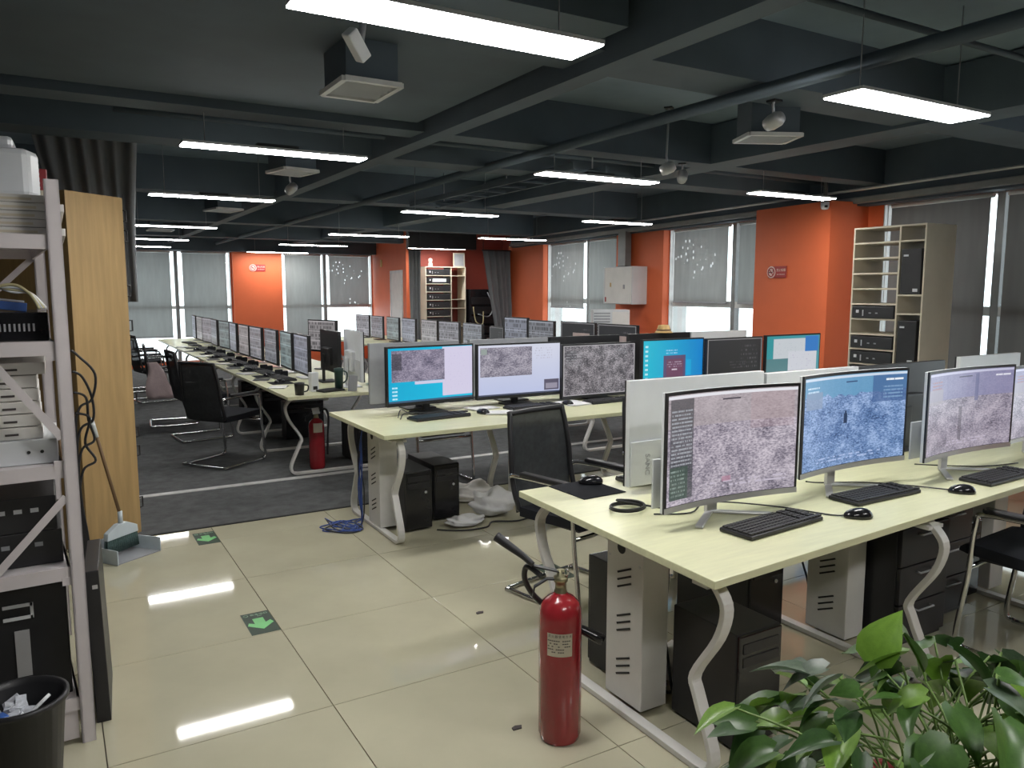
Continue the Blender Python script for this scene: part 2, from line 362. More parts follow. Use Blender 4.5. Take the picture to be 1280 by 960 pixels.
def struct(o): o['kind'] = 'structure'; return o
def dup(root, loc, rz, label, group=None):
    r_ = root.copy(); COL.objects.link(r_); r_.location = loc; r_.rotation_euler = (0, 0, rz); r_['label'] = label
    if group: r_['group'] = group
    for ch in list(root.children):
        c = ch.copy(); COL.objects.link(c); c.parent = r_
        for g in list(ch.children):
            d = g.copy(); COL.objects.link(d); d.parent = c
    return r_
def text3(name, body, size, m, parent, matrix, ext=.0006):
    c = bpy.data.curves.new(name, 'FONT'); c.body = body; c.size = size; c.align_x = 'CENTER'; c.align_y = 'CENTER'; c.extrude = ext
    q = bpy.data.objects.new(name, c); me = bpy.data.meshes.new_from_object(q); bpy.data.objects.remove(q); me.materials.clear(); me.materials.append(M[m]); o = bpy.data.objects.new(name, me); COL.objects.link(o)
    if parent: o.parent = parent
    o.matrix_local = matrix; return o
def face_mat(loc, rz, up=True):      # text standing upright, readable from local -y after rz
    return Matrix.Translation(loc) @ Matrix.Rotation(rz, 4, 'Z') @ Matrix.Rotation(math.pi/2, 4, 'X')
ORD = ['first', 'second', 'third', 'fourth', 'fifth', 'sixth', 'seventh', 'eighth', 'ninth', 'tenth', 'eleventh', 'twelfth', 'thirteenth', 'fourteenth']

#SETTING
# ------------------------------------------------------------------ floor
TX, TY, TS = .877, 2.872, .8
fl = struct(B().span(-1.1, 8.6, -3.1, 5.60, -.08, -.008).out('floor', 'grout'))
tile0 = None
for i in range(-3, 10):
    for j in range(-4, 4):
        x0, x1 = max(TX+i*TS, -1.05), min(TX+(i+1)*TS, 7.0); y0, y1 = TY+j*TS, min(TY+(j+1)*TS, 5.60)
        if x1-x0 < .05 or y1-y0 < .05: continue
        if y0 < .0 and x0 > 4: continue
        full = abs(x1-x0-TS) < 1e-4 and abs(y1-y0-TS) < 1e-4
        if full and tile0:
            o = tile0.copy(); COL.objects.link(o); o.location = ((x0+x1)/2, (y0+y1)/2, 0)
        else:
            o = B().box((0, 0, -.005), (x1-x0-.0035, y1-y0-.0035, .01)).out('tile', 'tile', fl, bevel=.0012, loc=((x0+x1)/2, (y0+y1)/2, 0))
            if full: tile0 = o
cp = struct(B().span(-1.1, 8.6, 5.605, 18.3, -.08, .004).out('floor_carpet', 'carpet'))
struct(B().span(.35, 7.0, 6.66, 6.74, .0042, .009).out('trim_1', 'strip'))
struct(B().span(-1.1, 7.2, 5.590, 5.612, .0, .007).out('trim_2', 'slot'))
# ------------------------------------------------------------------ walls
struct(B().span(-1.2, -1.05, -3.1, 18.3, 0, 2.98).out('wall_left', 'black_wall'))
struct(B().span(-1.2, 8.6, -3.25, -3.1, 0, 2.98).out('wall_back', 'black_wall'))
# right wall in its own frame: s runs along it, t points outside
RO = Vector((6.9, 3.66, 0)); RA = -math.atan2(.1142, .9935)
def right(name, m, *spans, bevel=0, parent=None):
    b = B()
    for s0, s1, t0, t1, z0, z1 in spans: b.span(t0, t1, s0, s1, z0, z1)
    o = b.out(name, m, parent, bevel)
    if parent is None: o.location = RO; o.rotation_euler = (0, 0, RA)
    return o
def RW(s, t=0, z=0): return RO + Vector((math.cos(RA)*t - math.sin(RA)*s, math.sin(RA)*t + math.cos(RA)*s, z))
wr = struct(right('wall_right', 'orange', (-7, 9.9, 0, .3, 0, .55), (-7, 9.9, 0, .3, 2.47, 2.98), (1.12, 2.35, 0, .3, .55, 2.47), (4.62, 5.86, 0, .3, .55, 2.47), (8.36, 9.9, 0, .3, .55, 2.47), (-7, -3.2, 0, .3, .55, 2.47)))
struct(right('pillar_1', 'orange', (1.30, 2.34, -.50, .0, 0, 2.5)))
struct(right('pillar_2', 'orange', (4.63, 5.85, -.10, .0, 0, 2.5)))
struct(right('pillar_3', 'orange', (8.36, 9.9, -.10, .0, 0, 2.5)))
struct(right('trim_3', 'beam', (-7, 9.6, -.16, 0, 2.462, 2.95)))
struct(right('trim_4', 'grey_frame', (-7, 9.6, -.22, -.16, 2.48, 2.54), bevel=.01))
# far wall
FY = 17.9
def far(name, m, *spans, parent=None, bevel=0):
    b = B()
    for x0, x1, y0, y1, z0, z1 in spans: b.span(x0, x1, FY+y0, FY+y1, z0, z1)
    return b.out(name, m, parent, bevel)
struct(far('wall_far', 'orange', (-1.2, 3.46, 0, .25, 0, .12), (3.46, 8.6, 0, .25, 0, .5), (-1.2, 8.6, 0, .25, 2.47, 2.98), (3.46, 4.56, 0, .25, .5, 2.47), (-1.2, .9, 0, .25, .12, 2.47), (6.70, 8.6, 0, .25, .5, 2.47)))
struct(far('pillar_4', 'orange', (3.49, 4.55, -.10, 0, 0, 2.47)))
struct(far('trim_5', 'beam', (-1.05, 6.66, -.45, 0, 2.465, 2.95)))
# jog wall with the door, and the red wall behind the shelves
jx0, jx1 = 6.72, 6.32
jl = math.hypot(3.0, .4); ja = math.atan2(-.4, -3.0)+math.pi/2
jog = struct(B().span(0, .12, -jl, 0, 0, 2.98).out('wall_jog', 'orange', loc=(6.72, FY, 0), rz=math.atan2(jx0-jx1, 3.0)*-1))
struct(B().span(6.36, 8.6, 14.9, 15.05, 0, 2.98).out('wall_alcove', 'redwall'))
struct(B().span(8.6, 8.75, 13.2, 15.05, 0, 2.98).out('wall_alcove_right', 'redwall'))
struct(B().span(8.05, 8.75, 13.5, 13.62, 0, 2.98).out('wall_alcove_front', 'curtain'))
# ------------------------------------------------------------------ windows and blinds
wn = [0]
def window_right(s0, s1, z0=.55, trans=1.42, mull=()):
    wn[0] += 1
    w = bpy.data.objects.new('window_%d' % wn[0], None); COL.objects.link(w); w.location = RO; w.rotation_euler = (0, 0, RA); struct(w)
    f = .018
    right('frame', 'white_frame', (s0, s0+f, .045, .10, z0, 2.47), (s1-f, s1, .045, .10, z0, 2.47), (s0+f, s1-f, .045, .10, z0, z0+f), (s0+f, s1-f, .045, .10, 2.47-f, 2.47), parent=w)
    right('transom', 'white_frame', (s0+f, s1-f, .045, .10, trans, trans+.08), parent=w)
    right('reveal', 'white_frame', (s0, s0+.012, .002, .30, z0, 2.46), (s1-.012, s1, .002, .30, z0, 2.46), (s0, s1, .002, .30, z0-.01, z0+.002), parent=w)
    for k in mull: right('mullion', 'grey_frame', (k-.035, k+.035, .04, .12, z0, 2.47), parent=w)
    ed = [s0+f]+[q for k in mull for q in (k-.035, k+.035)]+[s1-f]
    for a, b in zip(ed[::2], ed[1::2]):
        right('pane', 'glass', (a, b, .07, .077, z0+f, trans), parent=w); right('pane', 'glass', (a, b, .07, .077, trans+.08, 2.47-f), parent=w)
window_right(-3.2, 1.12, mull=(-1.5, -.02))
window_right(2.35, 4.62, mull=(3.33,))
window_right(5.86, 8.36, mull=(6.96,))
def window_far(x0, x1, mull, z0):
    wn[0] += 1
    w = bpy.data.objects.new('window_%d' % wn[0], None); COL.objects.link(w); struct(w); f = .018; trans = 1.24
    far('frame', 'white_frame', (x0, x0+f, .045, .10, z0, 2.47), (x1-f, x1, .045, .10, z0, 2.47), (x0+f, x1-f, .045, .10, z0, z0+f), (x0+f, x1-f, .045, .10, 2.47-f, 2.47), parent=w)
    far('transom', 'white_frame', (x0+f, x1-f, .045, .10, trans, trans+.07), parent=w)
    far('reveal', 'white_frame', (x0, x0+.012, .002, .25, z0, 2.46), (x1-.012, x1, .002, .25, z0, 2.46), parent=w)
    ed = [x0+f]+[q for k in mull for q in (k-.035, k+.035)]+[x1-f]
    for k in mull: far('mullion', 'grey_frame', (k-.035, k+.035, .04, .12, z0, 2.47), parent=w)
    for a, b in zip(ed[::2], ed[1::2]):
        far('pane', 'glass', (a, b, .07, .077, z0+f, trans), parent=w); far('pane', 'glass', (a, b, .07, .077, trans+.07, 2.47-f), parent=w)
window_far(.9, 3.46, (2.36,), .12)
window_far(4.56, 6.70, (5.57,), .5)
def blind(label, m, s0, s1, zb, farwall=False, ztop=2.44):
    if farwall: t = thing('roller_blind', label, 'blind', ((s0+s1)/2, FY-.01, 0), math.pi/2, None)
    else: t = thing('roller_blind', label, 'blind', RW((s0+s1)/2, -.01), RA, None)
    h = (s1-s0)/2
    if farwall: t.rotation_euler = (0, 0, math.pi/2)
    b = B(); n = 10; vs = []
    for i in range(n+1):
        y = -h+2*h*i/n
        vs.append((b.bm.verts.new((.012+.003*math.sin(i*1.7), y, zb)), b.bm.verts.new((.012, y, ztop-.02))))
    for a, c in zip(vs, vs[1:]): b.bm.faces.new((a[0], c[0], c[1], a[1])).smooth = True
    o = b.out('fabric', m, t)
    B().tube([(.03, -h-.012, ztop), (.03, h+.012, ztop)], .022, 10).out('roller', 'white_frame', t)
    B().span(.004, .022, -h, h, zb-.02, zb+.006).out('bottom_bar', 'greyp', t)
    return t
blind('dark grey roller blind drawn down at the right edge, beyond the bright gap', 'blind_dark', -1.45, -.11, .75)
blind('dark grey roller blind drawn down right behind the cream shelf unit', 'blind_dark', .045, 1.03, .75)
blind('grey blind on the narrow pane beside the orange pillar with the sign', 'blind', 2.36, 3.19, 1.49)
blind('grey blind with white cut-out specks beside the narrow pane', 'blind_speck', 3.40, 4.51, 1.49)
blind('plain grey blind behind the wall cabinet', 'blind', 5.88, 6.84, .98)
blind('grey blind with white specks next to the curtain pillar', 'blind_speck', 7.03, 8.23, 1.35)
blind('grey blind nearest the oak locker on the far wall', 'blind', 1.0, 2.24, .66, True)
blind('grey blind just left of the orange far pillar', 'blind', 2.48, 3.37, .66, True)
blind('grey blind just right of the orange far pillar', 'blind', 4.64, 5.46, .62, True)
blind('brownish grey blind raised above a bright pane on the far wall', 'blind_speck', 5.66, 6.62, 1.30, True)
# ------------------------------------------------------------------ ceiling
struct(B().span(-1.2, 8.6, -3.25, 18.3, 2.95, 3.05).out('ceiling', 'ceiling'))
for y, w, z in ((2.95, .32, 2.66), (4.78, .22, 2.64), (5.75, .30, 2.62), (8.6, .30, 2.62), (11.9, .30, 2.6), (15.2, .30, 2.6)):
    struct(B().span(-1.05, 7.0 if y < 9 else 7.4, y-w/2, y+w/2, z, 2.95).out('ceiling_beam', 'beam'))
for x, w, z in ((2.18, .12, 2.60), (4.75, .28, 2.64)):
    struct(B().span(x-w/2, x+w/2, -1, FY-.46, z, 2.94).out('ceiling_beam', 'beam'))
B_ = B().span(-.9, 2.05, 2.55, 4.62, 2.68, 2.94)
struct(B_.out('ceiling_bulkhead', 'beam'))
#END_SETTING
#LIGHTS
# ------------------------------------------------------------------ ceiling lamps
def lamp(label, x0, x1, y, w=.195, z=2.45):
    t = thing('ceiling_lamp', label, 'lamp', ((x0+x1)/2, y, z), 0, 'suspended strip lamps'); L = x1-x0
    B().span(-L/2, L/2, -w/2, w/2, .005, .020).out('housing', 'whitep', t, .002)
    B().span(-L/2+.004, L/2-.004, -w/2+.004, w/2-.004, 0, .006).out('diffuser', 'lamp', t)
    B().span(-.12, .12, -.03, .03, .020, .045).out('driver_box', 'blackp', t)
    for s in (-1, 1): B().tube([(s*L*.38, 0, .020), (s*L*.38, 0, .50)], .003, 5).out('wire', 'greyp', t)
    return t
for a in (('big white strip lamp hanging nearest, cut by the top edge', .64, 1.65, 2.27), ('white strip lamp hanging alone high above the curved monitors', 2.90, 3.85, 2.19),
          ('long strip lamp above the rear grey air vent, near the curtain', .69, 1.76, 4.8, .15), ('strip lamp second behind the big one in the left column', .79, 1.84, 7.41, .15),
          ('strip lamp third behind the big one in the left column', .9, 1.97, 10.98, .15), ('strip lamp fourth behind the big one in the left column', .95, 2.03, 13.85, .15),
          ('strip lamp last of the left column, close to the far blinds', 1.0, 2.06, 16.2, .15), ('strip lamp in the middle of the ceiling, nearest of the middle column', 3.01, 4.05, 4.70, .15),
          ('strip lamp second in the middle column, left of the black valance', 3.23, 4.33, 7.66, .15), ('strip lamp third in the middle column', 3.59, 4.82, 11.28, .15),
          ('strip lamp fourth in the middle column, before the orange far pillar', 3.62, 4.85, 14.25, .15), ('strip lamp crossing the top of the orange far pillar', 3.72, 5.0, 17.35, .15),
          ('strip lamp over the orange pillar with the sign', 5.14, 6.12, 4.70, .15), ('strip lamp second in the right column, above the speckled blinds', 5.53, 6.5, 7.62, .15),
          ('strip lamp third in the right column, above the grey drape', 5.89, 7.09, 10.92, .15), ('strip lamp under the black valance', 6.08, 7.3, 14.15, .15),
          ('added unseen strip lamp overhead behind the viewer, left', .64, 1.65, -.3), ('added unseen strip lamp overhead behind the viewer, right', 2.90, 3.85, -.3)): lamp(*a)  # last two lamps are unseen, added to brighten the front of the room
def vent(label, x, y, rz, w=.27, d=.25, z=2.5, zc=2.95):
    t = thing('air_vent', label, 'vent', (x, y, z), rz, 'ceiling air vents')
    b = B()
    for s in (-1, 1): b.span(-w/2, w/2, s*d/2-.012, s*d/2+.012, 0, .02); b.span(s*w/2-.012, s*w/2+.012, -d/2, d/2, 0, .02)
    b.out('frame', 'white_frame', t)
    for k in range(6): B().box((0, -d/2+d*(k+.9)/7, .010), (w-.02, .010, .014), rx=.3).out('slat', 'whitep', t)
    B().span(-w/2+.012, w/2-.012, -d/2+.012, d/2-.012, .019, .022).out('dark_backing', 'slot', t)
    B().span(-w/2+.01, w/2-.01, -d/2+.01, d/2-.01, .024, .05 if zc is None else zc-z).out('duct_box', 'beam', t)
vent('white slatted air vent in front of the big lamp, nearest camera', 1.23, 3.37, 0, .25, .31, 2.5, 2.68)
vent('white slatted air vent below the spotlight on the right', 3.62, 3.22, -.45, .30, .24)
vent('small air vent behind the long strip lamp on the left', 1.61, 5.9, .2, .26, .3)
vent('air vent second beyond the long strip lamp on the left', 1.7, 9.05, .2, .28, .38)
vent('air vent farthest in the left column', 1.46, 12.5, 0, .32, .4)
def spot(label, x, y, z, rz, tilt=.5, zc=2.66):
    t = thing('spotlight', label, 'spotlight', (x, y, z), rz, 'track spotlights')
    B().lathe([(.0, -.05), (.034, -.05), (.042, -.02), (.042, .03), (.03, .055), (0, .06)], n=16, cap=False).out('head', 'silver', t).rotation_euler = (tilt, 0, 0)
    B().tube([(0, 0, .02), (0, .01, .09), (0, 0, zc-z)], .008, 6).out('bracket', 'silver', t)
    B().span(-.03, .03, -.03, .03, zc-z-.01, zc-z+.002).out('mount', 'blackp', t)
spot('grey spotlight hanging above the right air vent', 3.44, 3.02, 2.55, 0, 1.3)
spot('grey spotlight left of the right air vent, dropped lower', 3.93, 4.41, 2.52, .6, 1.2, 2.95)
spot('pale spotlight lowest of the two by the beam', 4.40, 4.76, 2.54, 2.2, .7, 2.64)
spot('small spotlight under the long strip lamp on the left', 1.88, 6.95, 2.52, .6, 1.0, 2.95)
t = thing('emergency_lamp', 'small white twin emergency light tilted above the near air vent', 'lamp', (1.06, 2.94, 2.56), .6)
o = B().box((0, 0, 0), (.12, .05, .05)).out('case', 'whitep', t, .006); o.rotation_euler = (.4, .7, 0)
B().tube([(.03, 0, .02), (.05, 0, .10)], .012, 8).out('bracket', 'greyp', t)
t = thing('ceiling_camera', 'small pale camera under the ceiling edge over the orange pillar', 'camera', RW(1.32, -.56, 2.44), -.3)
B().lathe([(.0, -.03), (.03, -.025), (.04, 0), (.04, .045), (0, .05)], n=16, cap=False).out('dome', 'whitep', t)
B().lathe([(0, -.012), (.015, -.01), (.015, .01), (0, .012)], n=12, cap=False).out('lens', 'slot', t).location = (-.012, -.034, .0)
B().tube([(0, 0, .045), (0, 0, .51)], .02, 8).out('mount', 'darkmetal', t)
# pipes and trays under the ceiling
def pipe(label, pts, r, m='beam'):
    o = B().tube(pts, r, 8).out('ceiling_pipe', m); tag(o, label, 'pipe', 'ceiling pipes and conduits')
pipe('long dark pipe running above the right desks to the far wall', [(3.1, .2, 2.62), (3.1, 17.4, 2.62)], .035)
pipe('thin dark conduit across the ceiling before the middle lamps', [(.4, 5.35, 2.72), (6.9, 5.35, 2.72)], .02)
pipe('dark conduit crossing behind the second middle lamp', [(.4, 9.4, 2.72), (7.2, 9.4, 2.72)], .03)
pipe('thin conduit across the ceiling in front of the right lamp', [(2.3, 2.2, 2.80), (6.8, 2.2, 2.80)], .016)
pipe('pale thin conduit along the right wall soffit', [RW(-3, -.28, 2.60), RW(9.2, -.28, 2.60)], .014, 'silver')
t = thing('cable_tray', 'dark ladder cable tray hanging behind the middle lamp', 'cable tray', (3.75, 6.1, 2.58))
for s in (-.16, .16): B().span(s-.012, s+.012, -1.0, 2.2, 0, .05).out('rail', 'beam', t)
for k in range(9): B().span(-.16, .16, -.9+k*.37, -.87+k*.37, .0, .02).out('rung', 'beam', t)
for s in (-.8, .6, 2.0): B().tube([(0.16, s, .04), (.16, s, .37)], .006, 5).out('hanger', 'greyp', t)
for i, (x, y, z0) in enumerate(((3.2, 3.3, 2.3), )):
    pass
# ------------------------------------------------------------------ desks
def leg_pts(y0, dirn, top=.70):      # hour-glass leg path in the y-z plane
    return smooth_path([(0, y0+dirn*.05, top), (0, y0+dirn*.005, top-.03), (0, y0-dirn*.03, top-.09), (0, y0+dirn*.0, .50), (0, y0+dirn*.10, .34), (0, y0+dirn*.085, .27), (0, y0+dirn*.01, .10), (0, y0+dirn*.02, .03), (0, y0+dirn*.07, .014)], 4)
def desk(name, label, loc, rz, L, D, frames, top_poly=None, group='double-sided white-legged desks', col_off=.02):
    # x runs along the desk, y across it (0 .. D)
    t = thing(name, label, 'desk', loc, rz, group)
    poly = top_poly or [(0, 0), (L, 0), (L, D), (0, D)]
    tp = B().prism(poly, .722, .75).out('tabletop', 'desk', t, .0025)
    B().prism([(.10, .34), (L-.10, .34), (L-.10, .38), (.10, .38)], .685, .722).out('rail', 'white_metal', t)
    B().prism([(.10, D-.38), (L-.10, D-.38), (L-.10, D-.34), (.10, D-.34)], .685, .722).out('rail', 'white_metal', t)
    for x, cx in frames:
        B().band([(x, p.y, p.z) for p in leg_pts(.09, 1)], .045, .022, (1, 0, 0)).out('leg', 'white_metal', t, .003)
        B().band([(x, p.y, p.z) for p in leg_pts(D-.09, -1)], .045, .022, (1, 0, 0)).out('leg', 'white_metal', t, .003)
        B().span(x-.0225, x+.0225, .14, D-.14, .003, .025).out('floor_rail', 'white_metal', t, .002)
        B().span(x-.02, x+.02, .12, D-.12, .69, .722).out('cross_bar', 'white_metal', t)
        B().span(x-.05, x+.05, .10, .17, .676, .69).out('foot_plate', 'white_metal', t)
        if cx is not None:
            c = B().span(cx, cx+.13, D*.5-.11, D*.5+.11, .026, .689).out('cable_column', 'white_metal', t, .004)
            b = B()
            for z in (.56, .38, .20):
                for k in range(3): b.box((cx-.0005, D*.5+.0, z-.03*k), (.003, .09, .008), rx=-.42)
            b.out('vent_slots', 'slot', c)
            B().tube([(cx-.0016, D*.5+.02, .645), (cx+.002, D*.5+.02, .645)], .024, 14).out('cable_hole', 'slot', c)
            b = B()
            for s in (-.09, .09):
                for z in (.66, .60): b.tube([(cx-.002, D*.5+s, z), (cx+.001, D*.5+s, z)], .006, 8)
            b.out('screws', 'silver', c)['kind'] = 'stuff'
    return t
front = desk('desk', 'pale green-topped desk in front with three curved monitors', (1.71, 1.66, 0), 0, 3.6, 1.24, ((.12, .15), (1.34, 1.37), (2.56, 2.59)), [(0, 0), (3.6, .242), (3.6, 1.325), (.045, 1.24)])
mid = desk('desk', 'pale desk in the middle on the tile edge, desktop screens on it', (1.725, 4.45, 0), 0, 4.7, 1.10, ((.14, .13), (1.30, 1.27), (2.46, 2.43), (3.62, 3.59)))
row1 = desk('desk', 'long desk on the left carpet running away to the far blinds', (2.91, 6.50, 0), R(90), 9.0, 1.24, tuple((.33+1.14*k, None) for k in range(8)))
row2 = desk('desk', 'long desk in the back middle carrying roster screens', (5.72, 6.0, 0), R(90), 8.6, 1.20, tuple((.33+1.3*k, None) for k in range(7)))
# ------------------------------------------------------------------ monitors
def monitor(label, loc, rz, w, h, zb, scr, back='whitep', curve=0.0, stand='silver', bez='blackp', group='computer monitors', chin=.022, extra=None, roll=0):
    t = thing('monitor', label, 'monitor', loc, rz, group)
    n = 16 if curve else 1
    def yy(x): return -curve*(2*x/w)**2
    def strip(x0, x1, z0, z1, dy0, dy1, nn=n):
        b = B(); rows = []
        for i in range(nn+1):
            x = x0+(x1-x0)*i/nn; y = yy(x)
            rows.append([b.bm.verts.new((x, y+dy, z)) for dy, z in ((dy0, z0), (dy0, z1), (dy1, z1), (dy1, z0))])
        for a, c in zip(rows, rows[1:]):
            for k in range(4): b.bm.faces.new((a[k], a[(k+1) % 4], c[(k+1) % 4], c[k]))
        b.bm.faces.new(rows[0][::-1]); b.bm.faces.new(rows[-1]); return b
    hs = strip(-w/2, w/2, zb, zb+h, .002, .018 if curve else .030).out('housing', back, t, .002)
    strip(-w/2, w/2, zb, zb+h, -.006, .004).out('bezel', bez, t)
    strip(-w/2, w/2, zb, zb+chin, -.008, -.006).out('chin', stand if curve else bez, t)
    b = B(); uvl = b.bm.loops.layers.uv.new('UVMap'); e = .012; rows = []
    for i in range(n+1):
        x = -w/2+e+(w-2*e)*i/n
        rows.append((b.bm.verts.new((x, yy(x)-.0066, zb+chin+.002)), b.bm.verts.new((x, yy(x)-.0066, zb+h-e)), i/n))
    for a, c in zip(rows, rows[1:]):
        f = b.bm.faces.new((a[0], c[0], c[1], a[1]))
        for l, q in zip(f.loops, ((a[2], 0), (c[2], 0), (c[2], 1), (a[2], 1))): l[uvl].uv = q
    me = bpy.data.meshes.new('screen'); b.bm.to_mesh(me); b.bm.free(); me.materials.append(S[scr]); o = bpy.data.objects.new('screen', me); COL.objects.link(o); o.parent = t
    # the back: a bulge, the arm and the foot
    B().box((0, .042, zb+h*.38), (w*.42, .055, h*.42)).out('rear_bulge', back, t, .012)
    B().box((0, .085, (zb+h*.45)/2), (.055, .018, zb+h*.45-.012)).out('stand_arm', stand, t, .003)
    if curve:
        B().box((-.09, .02, .0055), (.25, .03, .009), rz=R(38)).box((.09, .02, .0055), (.25, .03, .009), rz=R(-38)).out('stand_foot', stand, t, .002)
    else:
        B().box((0, .05, .006), (.24, .17, .010)).out('stand_foot', stand, t, .004)
    if back.startswith('white'):
        B().span(-w/2+.004, w/2-.004, .032, .040, zb+.004, zb+h*.43).out('lower_back_cover', 'whitep2', t, .003)
    return t
DZ = .7505
monitor('curved white monitor nearest the extinguisher, mauve game picture with dark side list', (2.24, 2.13, DZ), R(-2), .69, .45, .07, 'mauve', 'whitep', .035)
monitor('curved monitor with a bright blue game picture', (3.03, 2.17, DZ), R(1), .74, .435, .10, 'blue', 'whitep', .035)
monitor('curved monitor with grey-mauve picture right of the blue one', (3.79, 2.09, DZ), R(1), .76, .42, .10, 'mauve2', 'whitep', .035)
monitor('monitor mostly cut off by the right edge of the frame', (4.60, 2.10, DZ), R(-3), .76, .40, .10, 'mauve2', 'whitep', .03)
b1 = monitor('white monitor back with grey lettering, behind the nearest curved screen', (2.52, 2.60, DZ), R(180), .82, .465, .04, 'roster0', 'whitep', 0, 'blackp')
tm = text3('lettering', 'SANC', .036, 'greyp', b1, Matrix.Translation((.315, .0405, .135)) @ Matrix.Rotation(math.pi, 4, 'Z') @ Matrix.Rotation(math.pi/2, 4, 'X') @ Matrix.Rotation(-math.pi/2, 4, 'Z'))
monitor('plain white monitor back between the lettered one and the dark one', (3.31, 2.61, DZ), R(180), .70, .45, .04, 'roster1', 'whitep', 0, 'blackp')
b3 = monitor('dark monitor back seen over the blue and grey-mauve screens', (4.11, 2.66, DZ), R(180), .86, .42, .06, 'roster2', 'blackp', 0, 'blackp')
B().box((.30, .0325, .45), (.06, .002, .012)).out('emblem', 'silver', b3)
monitor('white monitor back at the right edge above the curved row', (5.04, 2.66, DZ), R(180), .68, .45, .04, 'roster3', 'whitep', 0, 'blackp')
monitor('monitor with a cyan desktop and game window, leftmost on the middle desk', (2.36, 5.13, DZ), R(5), .72, .425, .07, 'desk1', 'blackp', 0, 'blackp')
monitor('monitor with a white page and game window, second on the middle desk', (3.125, 5.15, DZ), R(-1), .755, .425, .06, 'desk2', 'blackp', 0, 'blackp')
monitor('monitor with a speckled dark picture in a white border', (3.86, 5.10, DZ), R(0), .75, .44, .02, 'dark', 'blackp', 0, 'blackp')
monitor('monitor showing a blue desktop with a purple dialog box', (4.57, 5.00, DZ), R(0), .695, .42, .06, 'cyan', 'blackp', 0, 'blackp')
monitor('monitor with an almost black picture, right of the blue desktop', (5.268, 4.965, DZ), R(0), .70, .41, .06, 'black', 'blackp', 0, 'blackp')
monitor('monitor with a teal desktop and white windows, before the orange pillar', (6.0, 4.93, DZ), R(0), .75, .42, .06, 'teal', 'blackp', 0, 'blackp')
for i, (x, back, lb) in enumerate(((2.37, 'greyp', 'grey monitor back behind the cyan desktop screen'), (3.20, 'greyp', 'grey monitor back behind the white page screen'), (3.96, 'blackp', 'black monitor back behind the speckled dark screen'),
                                   (4.80, 'blackp', 'black monitor back behind the blue desktop screen'), (5.55, 'whitep', 'white monitor back behind the teal desktop screen'))):
    monitor(lb, (x, 5.46, DZ), R(180), .735, .45, .05, 'roster%d' % (i % 5), back, 0, 'blackp')
for i, y in enumerate((7.86, 8.50, 9.16, 9.83, 10.5, 11.2, 11.9, 12.65, 13.4, 14.1, 14.8)):
    monitor('grey roster screen on the left long desk, %s from the near end' % ORD[i], (2.18+.02*rnd.uniform(-1, 1), y, DZ), R(-90+rnd.uniform(-4, 4)), .60, .40, .045, 'roster%d' % ((i*2) % 5), 'blackp', 0, 'silver', group='screens on the left long desk')
monitor('black monitor back beside the white one on the left long desk', (2.36, 7.45, DZ), R(88), .62, .40, .10, 'roster1', 'blackp', 0, 'blackp')
monitor('white monitor back above the green bottle on the left long desk', (2.42, 6.94, DZ), R(84), .66, .45, .07, 'roster2', 'whitep', 0, 'whitep')
monitor('small roster screen raised beyond the white monitor back', (2.62, 8.6, DZ), R(-70), .50, .36, .20, 'roster3', 'blackp', 0, 'blackp')
for i, y in enumerate((14.1, 13.35, 12.6, 11.9, 11.1, 10.4, 9.65)):
    monitor('bluish roster screen in the back row, %s from its far end' % ORD[i], (5.08, y, DZ), R(-90+rnd.uniform(-4, 4)), .62, .40, .03, 'roster%d' % ((i*3+1) % 5), 'blackp', 0, 'blackp', group='screens in the back row')
monitor('dark narrow screen left of the pair of tall blue roster screens', (5.10, 9.0, DZ), R(-92), .40, .38, .03, 'black', 'blackp', 0, 'blackp', group='screens in the back row')
monitor('tall blue roster screen before the red alcove, left of two', (5.08, 8.47, DZ), R(-90), .56, .45, .10, 'roster0', 'blackp', 0, 'blackp', group='screens in the back row')
monitor('tall blue roster screen before the orange wall, right of two', (5.08, 7.88, DZ), R(-90), .56, .43, .10, 'roster4', 'blackp', 0, 'blackp', group='screens in the back row')
for lb, y in (('black monitor with a pink-grey panel below the bright window', 7.08), ('black monitor with a pink-grey panel in front of the white louvred case', 6.38)):
    t = monitor(lb, (5.05, y, DZ), R(-88), .62, .43, .11, 'black', 'blackp', 0, 'blackp', group='screens in the back row')
    B().span(-.08, .22, -.0085, -.0068, .22, .42).out('pale_panel', 'pinkcloth', t)
# ------------------------------------------------------------------ keyboards, mice
def make_keyboard(label, loc, rz):
    t = thing('keyboard', label, 'keyboard', loc, rz, 'black keyboards')
    B().prism([(-.22, -.075), (.22, -.075), (.22, .07), (.20, .075), (-.20, .075), (-.22, .07)], .001, .016).out('case', 'blackp', t, .004)
    b = B()
    for r_ in range(6):
        x = -.21
        k = 0
        while x < .205:
            w = .019 if not (r_ == 5 and 4 <= k <= 4) else .11
            if not (.092 < x < .10 or .150 < x < .157): b.box((x+w/2-.001, .055-r_*.0225, .0195), (w-.003, .017, .007))
            x += w; k += 1
    b.out('keycaps', 'keys', t)['kind'] = 'stuff'
    return t
kb0 = make_keyboard('black keyboard in front of the nearest curved monitor', (2.315, 1.965, DZ), R(5))
for lb, x, y, rz in (('black keyboard in front of the bright blue screen', 3.045, 2.035, 0), ('black keyboard at the right edge before the grey-mauve screen', 3.85, 1.94, 2), ('black keyboard behind the nearest curved monitor, by the lettered back', 2.46, 2.745, 176),
                     ('black keyboard before the cyan desktop screen', 2.31, 4.90, 6), ('black keyboard before the white page screen', 3.13, 4.98, 2), ('black keyboard before the speckled dark screen', 3.83, 4.93, 2)):
    dup(kb0, (x, y, DZ), R(rz), lb)
